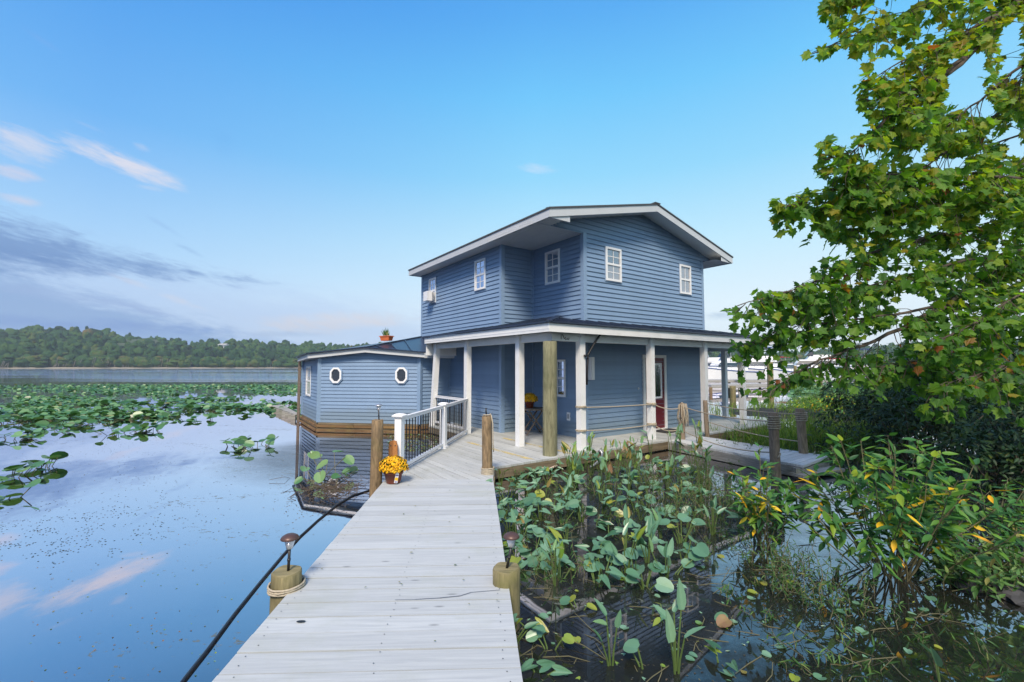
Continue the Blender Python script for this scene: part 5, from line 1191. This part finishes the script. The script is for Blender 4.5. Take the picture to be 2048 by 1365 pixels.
for (x, y), n, rad, lb in (((86, 938), 8, .42, 'cupped lily clump with one upturned pale leaf near the left picture edge'), ((22, 955), 7, .4, 'dark lily clump cut by the left edge behind the lowest one'), ((5, 1000), 8, .4, 'lowest lily clump cut by the left picture edge with dark drooping leaves'), ((462, 892), 6, .38, 'small round lily clump left of the pair floating alone before the side room'), ((515, 895), 13, .6, 'larger lily clump floating alone in open water before the side room'),
    ((236, 868), 18, .75, 'big lily clump at the front of the field below the left hills'), ((303, 862), 12, .55, 'upright lily clump just right of the big front clump'), ((120, 852), 14, .8, 'lily clump left of the big front clump'), ((20, 880), 14, .7, 'lily clump at the left edge above the dark foreground ones'), ((398, 843), 5, .45, 'little yellowish lily group under the field in midwater'), ((425, 841), 3, .25, 'tiny lily scrap right of the yellowish group'), ((190, 850), 12, .8, 'loose lily clump behind the big front clump')):
    clump(W_(x, y), n, rad, .30 if y > 900 else .29, lb)
protos = [clump(W_(x, y), R.randint(8, 13), .7, .28, 'lily pad clump on the ragged near edge of the floating field', 'lily clumps at the field edge') for x, y in ((60, 845), (150, 838), (250, 832), (340, 835), (100, 862))]
nc = 0
for i in range(900):
    if nc >= 70: break
    x, y = R.uniform(-5, 600), R.uniform(806, 862); lim = 850 if x < 120 else (842 if x < 330 else (826 if x < 480 else 826))
    lo = 806
    if y > lim or y < lo or R.random() > .25 + .75 * mnoise.noise(V((x * .02, y * .1, 5))) + .2: continue
    c = copy_tree(R.choice(protos)); c.location = W_(x, y); c.rotation_euler = (0, 0, R.uniform(0, 6.28)); k = R.uniform(.8, 1.15); c.scale = (k, k, k); nc += 1
mb = MB(); cnt = 0
while cnt < 5000:
    Y = 17 + 30 * R.random() ** 1.15; X = -Y * 1.25 + R.random() * (Y * 1.25 - .36 * Y)
    q = proj((X, Y, WATER)); dn = mnoise.noise(V((X * .18, Y * .32, 2))) * .9 + mnoise.noise(V((X * .7, Y * .9, 7))) * .5
    lim = 812 + 14 * mnoise.noise(V((q[0] * .012, 3, 0)))
    th = (-.08 if q[1] < 784 else .16) if q[1] < lim else (.06 if q[1] < lim + 26 else .5)
    if dn < th: continue
    pad(mb, V((X, Y, WATER)), R.uniform(.14, .26), R.uniform(.01, .13)); cnt += 1
tag(mb.build('lily_field', M['lily']), 'broad field of floating lily pads covering the lake before the hills', 'lily pads', kind='stuff')
mb = MB()
for i in range(1500):
    Y = R.uniform(24, 46); X = Y * R.uniform(.62, 1.1); pad(mb, V((X, Y, WATER)), R.uniform(.3, .45), R.uniform(.05, .3))
tag(mb.build('lily_field', M['lily']), 'lily pads between the marsh and the marina on the right', 'lily pads', kind='stuff')
# ------------------------------------------------------------------ grass and reeds
BLADE = ([(-.5, 0, 0), (.5, 0, 0), (.42, .5, .0), (.0, 1, .0), (-.42, .5, 0)], [(0, 1, 2, 3, 4)])
def blades(mb, P, n, hgt, spread, w, tint):
    for i in range(n):
        a = R.uniform(0, 6.283); r = spread * math.sqrt(R.random()); b = V((P[0] + r * math.cos(a), P[1] + r * math.sin(a), P[2])); L = hgt * R.uniform(.45, 1.1); ln = V((R.gauss(0, .28), R.gauss(0, .28), 1)).normalized(); s = V((math.cos(a), math.sin(a), 0)) * w
        m1 = b + ln * L * .55; tip_ = m1 + (ln + V((R.gauss(0, .45), R.gauss(0, .45), -.15))).normalized() * L * .45
        tn = max(0, min(1, R.gauss(*tint))); mb.add([b - s, b + s, m1 + s * .8, tip_, m1 - s * .8], [(0, 1, 2, 4), (4, 2, 3)], 0, tn)
mb = MB()
for i in range(620):
    X, Y = R.uniform(6, 24), R.uniform(11, 24)
    z_ = bank_h(X, Y)
    if z_ < -.34: continue
    blades(mb, (X, Y, z_ - .03), 14, R.uniform(.35, .75), .35, .008, (.5, .25))
tag(mb.build('marsh_grass', M['grass']), 'tall green marsh grass covering the low ground before the marina', 'grass', kind='stuff')
for x, y, d, lb in ((1505, 870, 11.6, 'bright green grass tuft rising behind the footbridge near the far porch post'), (1590, 860, 11.0, 'thick green grass tuft behind the rope of the footbridge'), (1660, 890, 10.2, 'grass tuft right of the far footbridge post'), (1545, 885, 10.4, 'low grass tuft between the two wrapped footbridge posts'), (1700, 860, 12.0, 'grass tuft in front of the yellow green vine mound'), (1625, 845, 12.6, 'tall grass tuft at the foot of the far marsh')):
    P = at_d(x, y, d); mb = MB()
    for k in range(7): blades(mb, (P.x + R.gauss(0, .35), P.y + R.gauss(0, .3), WATER - .02), 60, R.uniform(.45, .85), .3, .008, (.5, .2))
    single(mb, 'grass_tuft', M['grass'], lb, 'grass')
for i, (x, y, d) in enumerate(((1560, 890, 9.6), (1620, 905, 9.2), (1680, 905, 9.8), (1720, 900, 10.6), (1640, 880, 10.8), (1690, 930, 8.6), (1500, 905, 9.7))):
    P = at_d(x, y, d); weed((P.x, P.y, WATER), 'low tangled weed in the water between the footbridge and the shaded bushes', 26, .5, .45, 'weeds behind the footbridge', (.5, .2), (.05, .10))
mb = MB()
for i in range(150):
    X, Y = R.uniform(7.4, 13), R.uniform(6.6, 9.6)
    blades(mb, (X, Y, WATER - .02), 9, R.uniform(.4, .9), .22, .006, (.45, .3))
tag(mb.build('reeds', M['reed']), 'brown dry reeds in the shade at the right edge', 'reeds', kind='stuff')
mb = MB()
for i in range(260):
    X, Y = R.uniform(4.6, 10), R.uniform(3.0, 5.6); z_ = bank_h(X, Y)
    if z_ < -.31: continue
    blades(mb, (X, Y, z_ - .02), 12, R.uniform(.12, .3), .25, .005, (.4, .25))
tag(mb.build('bank_grass', M['grass']), 'short grass on the stony bank at the lower right edge', 'grass', kind='stuff')
# rocks and a drift log on the near right bank
def rockm(c, s, label):
    import bmesh
    bm = bmesh.new(); bmesh.ops.create_icosphere(bm, subdivisions=3, radius=1); mb = MB(); sd_ = R.uniform(0, 99)
    for v in bm.verts:
        k = 1 + .5 * mnoise.noise(v.co * 1.2 + V((sd_, 0, 0))) + .3 * mnoise.noise(v.co * 3.2 + V((0, sd_, 0))) + .12 * mnoise.noise(v.co * 9); v.co *= k
    mb.add([V(c) + V((v.co.x * s[0], v.co.y * s[1], v.co.z * s[2])) for v in bm.verts], [[v.index for v in f.verts] for f in bm.faces]); bm.free()
    return single(mb, 'rock', M['rock'], label, 'rock', smooth=False)
for x, y, s, lb in ((1960, 1172, (.2, .13, .06), 'flat grey rock at the water edge under the low right shrub'), (2048, 1200, (.18, .14, .07), 'dark rock at the right edge below the others')):
    rockm(W_(x, y) + UP * .02, s, lb)
mb = MB(); mb.tube([W_(2090, 1165) + UP * .14, W_(2000, 1120) + UP * .10, W_(1915, 1105) + UP * .04], [.05, .045, .02], 9); single(mb, 'drift_log', M['bark'], 'grey drift log lying on the stony bank at the right', 'log', smooth=True)
# ------------------------------------------------------------------ far shore
import bmesh
PROF = [(-700, 668), (-300, 664), (0, 662), (60, 656), (130, 658), (190, 656), (250, 672), (330, 680), (400, 686), (440, 678), (520, 684), (600, 688), (700, 690), (860, 692), (1100, 696), (1380, 700), (1440, 701), (1520, 706), (1600, 704), (1680, 694), (1760, 690), (1900, 680), (2100, 670), (2400, 664), (2900, 660)]
def interp(x):
    for i in range(len(PROF) - 1):
        if PROF[i][0] <= x <= PROF[i + 1][0]: return PROF[i][1] + (PROF[i + 1][1] - PROF[i][1]) * (x - PROF[i][0]) / (PROF[i + 1][0] - PROF[i][0])
    return PROF[0][1] if x < 0 else PROF[-1][1]
def shoreY(x): return 500 + max(0, x) * .30 if x < 1000 else 620
def crestY(x): return shoreY(x) + 190
mb = MB(); cols = list(range(-700, 2901, 50)); K = 8; g_ = []
TH = 15.0
for x in cols:
    Y0, Y1 = shoreY(x), crestY(x); zc = (734 - interp(x)) / F * Y1 + H - TH
    for k in range(K):
        f = k / (K - 1); Y = Y0 + (Y1 - Y0) * f * 1.6; zz_ = (WATER - .5 + (zc - WATER) * min(1, (f * 1.6)) ** .8) if k else WATER - 2
        g_.append(((x - CX) / F * (Y0 + (Y1 - Y0) * .8 * f), Y, zz_))
mb.add(g_, [(i * K + k, (i + 1) * K + k, (i + 1) * K + k + 1, i * K + k + 1) for i in range(len(cols) - 1) for k in range(K - 1)])
tag(mb.build('hills', M['hill'], None, True), 'low wooded hills along the far shore', None, kind='structure')
def crown_tmpl(seed):
    bm = bmesh.new(); bmesh.ops.create_icosphere(bm, subdivisions=2 if seed > 20 else 3, radius=1)
    for v in bm.verts:
        n = v.co.normalized(); k = 1 + .28 * mnoise.noise(n * 1.8 + V((seed, 0, 0))) + .22 * mnoise.noise(n * 4.2 + V((0, seed, 0))) + .16 * mnoise.noise(n * 9 + V((0, 0, seed))); v.co = n * k; v.co.z *= .92
    bm.verts.ensure_lookup_table(); vs = np.array([v.co[:] for v in bm.verts]); fs = np.array([[v.index for v in f.verts] for f in bm.faces]); bm.free(); return vs, fs
TM = [crown_tmpl(i * 7.3) for i in range(7)]
def mass(spots, name, label):
    VV = []; FF = []; TT = []; b = 0
    for (p, s, tn) in spots:
        vs, fs = R.choice(TM); a = R.uniform(0, 6.28); c_, s_ = math.cos(a), math.sin(a); rot = np.array([[c_, -s_, 0], [s_, c_, 0], [0, 0, 1]])
        VV.append(vs @ rot.T * np.array(s) + np.array(p)); FF.append(fs + b); b += len(vs); TT.append(np.clip(np.full(len(fs), tn) + np.random.uniform(-.12, .12, len(fs)), 0, 1))
    v = np.concatenate(VV).astype(np.float32); f = np.concatenate(FF).astype(np.int32); tt = np.concatenate(TT).astype(np.float32)
    me = bpy.data.meshes.new(name); me.vertices.add(len(v)); me.vertices.foreach_set('co', v.ravel()); me.loops.add(f.size); me.loops.foreach_set('vertex_index', f.ravel()); me.polygons.add(len(f)); me.polygons.foreach_set('loop_start', np.arange(0, f.size, 3, dtype=np.int32)); me.polygons.foreach_set('loop_total', np.full(len(f), 3, dtype=np.int32))
    at = me.attributes.new('tint', 'FLOAT', 'FACE'); at.data.foreach_set('value', tt); me.materials.append(M['forest']); me.update(calc_edges=True); me.validate()
    o = bpy.data.objects.new(name, me); COL.objects.link(o); return tag(o, label, 'forest', kind='stuff')
def forest(x0, x1, n, name, label):
    sp_ = []
    for i in range(n):
        x = R.uniform(x0, x1); f = R.random() ** .8 if R.random() > .22 else R.uniform(0, .04); Y0, Y1 = shoreY(x), crestY(x); Y = Y0 + (Y1 - Y0) * f
        zc = (734 - interp(x)) / F * Y1 + H - TH; gzz = WATER + (zc - WATER) * f ** .8
        hgt = R.uniform(9, 21) if f > .05 else R.uniform(6, 15); w = R.choice((R.uniform(2.8, 4.5), R.uniform(4, 6), R.uniform(5, 8.5)))
        tn = max(0, min(1, R.gauss(.42 + (.15 if f < .05 else 0), .2)))
        X = (x - CX) / F * Y
        if 400 < x < 500 and f > .55 and abs(x - 447) < 12: continue
        sp_.append(((X, Y, gzz + hgt * .5), (w, w, hgt * R.uniform(.42, .58)), tn))
        for _ in range(R.choice((1, 2, 3))): sp_.append(((X + R.uniform(-w, w) * .7, Y + R.uniform(-3, 1), gzz + hgt * R.uniform(.45, .92)), (w * R.uniform(.45, .75),) * 2 + (hgt * R.uniform(.14, .22),), max(0, min(1, tn + R.uniform(-.12, .12)))))
    return mass(sp_, name, label)
forest(-300, 900, 2300, 'far_forest', 'dense wooded hillside across the lake on the left')
forest(1380, 2300, 700, 'far_forest', 'hazy wooded shore beyond the marina on the right')
mb = MB()
for i in range(150):
    x = R.uniform(-100, 640); Y = shoreY(x) - 2; X = (x - CX) / F * Y; mb.bar((X, Y, WATER), (X + R.uniform(-2, 2), Y + 3, R.uniform(5, 14)), .35, .35)
tag(mb.build('shore_trunks', plain('pale_trunk', (.20, .18, .15), .9)), 'thin pale trunks showing along the far shore', 'tree trunks', kind='stuff')
mb = MB(); pp = [(x, (x - CX) / F * (shoreY(x) - 6), shoreY(x) - 6) for x in range(-700, 2901, 60)]
for i in range(len(pp) - 1): mb.quad((pp[i][1], pp[i][2], WATER + .02), (pp[i + 1][1], pp[i + 1][2], WATER + .02), (pp[i + 1][1], pp[i + 1][2] + 12, WATER + 1.4), (pp[i][1], pp[i][2] + 12, WATER + 1.4))
tag(mb.build('far_shore', M['shore']), 'thin sandy strip along the far shore', None, kind='structure')
hx = at_d(447, 690, 720); hx.z -= 3; fh = thing('hill_house', (hx.x, hx.y, hx.z - 3), 'small white house on the wooded hill across the lake', 'house')
mb = MB(); mb.box((hx.x, hx.y, hx.z), (12, 8, 5), .2); mb.build('wall', M['boat'], fh)
mb = MB(); a = [V((hx.x + sx * 7, hx.y + sy * 5, hx.z + 2.5)) for sx, sy in ((-1, -1), (1, -1), (1, 1), (-1, 1))]; r_ = [V((hx.x - 6, hx.y, hx.z + 5)), V((hx.x + 6, hx.y, hx.z + 5))]
mb.add(a + r_, [(0, 1, 5, 4), (2, 3, 4, 5), (1, 2, 5), (3, 0, 4)]); mb.build('roof', M['concrete'], fh)
for i in range(3):
    mb = MB(); mb.box((hx.x - 3.5 + 3.5 * i, hx.y - 4.1, hx.z), (1.2, .2, 1.6), .2); mb.build('window', M['glass'], fh)
# ------------------------------------------------------------------ marina
def boat(P, L, ang, label, canvas=None, fly=True, cabin=1.0):
    root = thing('cabin_cruiser', P, label, 'boat', ang); B = L * .30; D = L * .13
    c, s = math.cos(ang), math.sin(ang); fx = V((c, s, 0)); fy = V((-s, c, 0)); P = V(P)
    mb = MB(); st = []; n = 10
    for i in range(n):
        f = i / (n - 1); w = B / 2 * (1 - max(0, (f - .45) / .55) ** 2.2); x = (f - .5) * L; sh = D * (1 + .55 * f * f)
        st.append([P + fx * x + fy * (k * w * q) + UP * z_ for k, q, z_ in ((-1, .98, sh), (-1, .86, D * .15), (0, 1, -D * .25), (1, .86, D * .15), (1, .98, sh))])
    vs = [p for r in st for p in r]; fs = [(i * 5 + k, (i + 1) * 5 + k, (i + 1) * 5 + k + 1, i * 5 + k + 1) for i in range(n - 1) for k in range(4)] + [tuple(range(5))] + [(i * 5, i * 5 + 4, (i + 1) * 5 + 4, (i + 1) * 5) for i in range(n - 1)]
    mb.add(vs, fs); mb.build('hull', M['boat'], root, False)
    mb = MB()
    for k in (0, 4):
        for i in range(n - 1): a_, b_ = st[i][k], st[i + 1][k]; mb.bar(a_ - UP * .08, b_ - UP * .08, .07, .10)
    mb.build('rub_rail', M['boatblue'], root)
    z0 = D * 1.12; ch = L * .12 * cabin
    def taper(x0, x1, w, za, zb, ins, nm, mat):
        mb = MB(); lo = [P + fx * x + fy * y + UP * za for x, y in ((x0, -w), (x1, -w * .8), (x1, w * .8), (x0, w))]; hi = [P + fx * x + fy * y + UP * zb for x, y in ((x0 + ins * .2, -w + ins * .3), (x1 - ins, -w * .8 + ins * .3), (x1 - ins, w * .8 - ins * .3), (x0 + ins * .2, w - ins * .3))]
        mb.add(lo + hi, [(0, 1, 5, 4), (1, 2, 6, 5), (2, 3, 7, 6), (3, 0, 4, 7), (4, 5, 6, 7)]); return mb.build(nm, M[mat], root)
    taper(-.28 * L, .26 * L, B * .38, z0, z0 + ch, .09 * L, 'cabin', 'boat')
    taper(-.27 * L, .225 * L, B * .388, z0 + ch * .42, z0 + ch * .85, .05 * L, 'cabin_window', 'glassdark')
    if fly:
        taper(-.22 * L, .08 * L, B * .30, z0 + ch, z0 + ch * 1.55, .05 * L, 'flybridge', 'boat'); taper(.0, .09 * L, B * .27, z0 + ch * 1.5, z0 + ch * 1.95, .05 * L, 'windscreen', 'glassdark')
    if canvas:
        zt = z0 + ch * (2.6 if fly else 1.9)
        mb = MB(); mb.box(P - fx * (.12 * L) + UP * zt, (.26 * L, B * .62, .10), ang); mb.build('canopy', M[canvas], root)
        mb = MB()
        for x in (-.24, .0):
            for y in (-1, 1): mb.bar(P + fx * (x * L) + fy * (y * B * .29) + UP * (z0 + ch), P + fx * (x * L) + fy * (y * B * .29) + UP * zt, .05, .05)
        mb.build('canopy_frame', M['steel'], root)
    mb = MB(); rp = [st[i][0] + UP * .55 for i in range(4, n)] + [st[i][4] + UP * .55 for i in range(n - 1, 3, -1)]
    mb.tube(rp, .03, 5); [mb.bar(st[i][k], st[i][k] + UP * .55, .03, .03) for i in range(4, n) for k in (0, 4)]; mb.build('bow_rail', M['steel'], root)
    return root
def mar(px, d): P = at_d(px, HZ, d); return (P.x, P.y, WATER)
boat(mar(1452, 62), 10, math.radians(200), 'white cabin cruiser with a green canopy seen between the right porch posts', 'boatgreen')
boat(mar(1510, 72), 11, math.radians(170), 'white cruiser with a blue canopy just right of the last porch post', 'boatblue')
boat(mar(1418, 84), 11, math.radians(150), 'white cruiser partly hidden behind the right porch corner', None)
boat(mar(1560, 66), 9, math.radians(215), 'low white boat with a red canopy glimpsed through the sycamore leaves', 'boatred', False)
boat(mar(1625, 78), 12, math.radians(160), 'long white cruiser with a flybridge behind the leaves', None)
boat(mar(1668, 60), 8, math.radians(30), 'small white boat with a red cover beside the marina dock', 'boatred', False)
boat(mar(1720, 90), 12, math.radians(190), 'white cruiser at the far right of the marina', 'boatblue')
boat(mar(1480, 105), 13, math.radians(185), 'distant white yacht behind the green canopied cruiser', None)
def dock(p, q, w, label, name='marina_dock'):
    P, Q = V(p), V(q); root = thing(name, P, label, 'dock'); mb = MB(); d = (Q - P); L = d.length; d.normalize()
    mb.bar(P + UP * .55, Q + UP * .55, w, .16); mb.build('decking', M['concrete'], root)
    k = 0; nrm_ = V((-d.y, d.x, 0))
    while k < L:
        for s in (-1, 1): 
            mb = MB(); c = P + d * k + nrm_ * (s * w * .46); mb.tube([c - UP * .3, c + UP * .46], .12, 8); mb.build('support_pile', M['pile'], root)
        k += 3.2
    mb = MB(); mb.bar(P + UP * .42 - nrm_ * (w * .5), Q + UP * .42 - nrm_ * (w * .5), .06, .1); mb.build('fascia_board', M['oldwood'], root)
dock(mar(1405, 46), mar(1640, 46), 2.2, 'long grey marina dock in front of the moored cruisers'); dock(mar(1405, 33), mar(1520, 35), 1.6, 'short low dock nearer than the long marina dock')
for px, d, zt, r, lb in ((1464, 25, .62, .17, 'yellowish mooring pile close behind the right porch posts'), (1540, 31, 2.0, .2, 'tall grey mooring pile behind the sycamore leaves'), (1478, 44, 1.9, .14, 'mooring pile standing by the long dock beside the green canopy boat'), (1410, 40, 2.1, .14, 'mooring pile just right of the house corner'), (1590, 44, 1.8, .15, 'mooring pile between the red canopied boat and the long cruiser'), (1640, 42, 1.9, .15, 'mooring pile at the right end of the long dock')):
    P = mar(px, d); piling((P[0], P[1]), r, -.8, zt, 'pilegreen', lb, 'mooring_pile')

HAZE = .00022
# HAZE: the thin air over the lake
mb = MB(); mb.box((0, 560, 46), (4800, 1240, 98)); hz = mb.build('haze', []); tag(hz, 'thin blue haze in the air over the lake', None, kind='stuff')
m, t = newmat('haze_air'); pv = t.n('ShaderNodeVolumePrincipled', {'Color': (.85, .93, 1.0), 'Density': HAZE, 'Anisotropy': .2}); t.n('ShaderNodeOutputMaterial', {'Volume': pv.outputs[0]}); hz.data.materials.append(m)
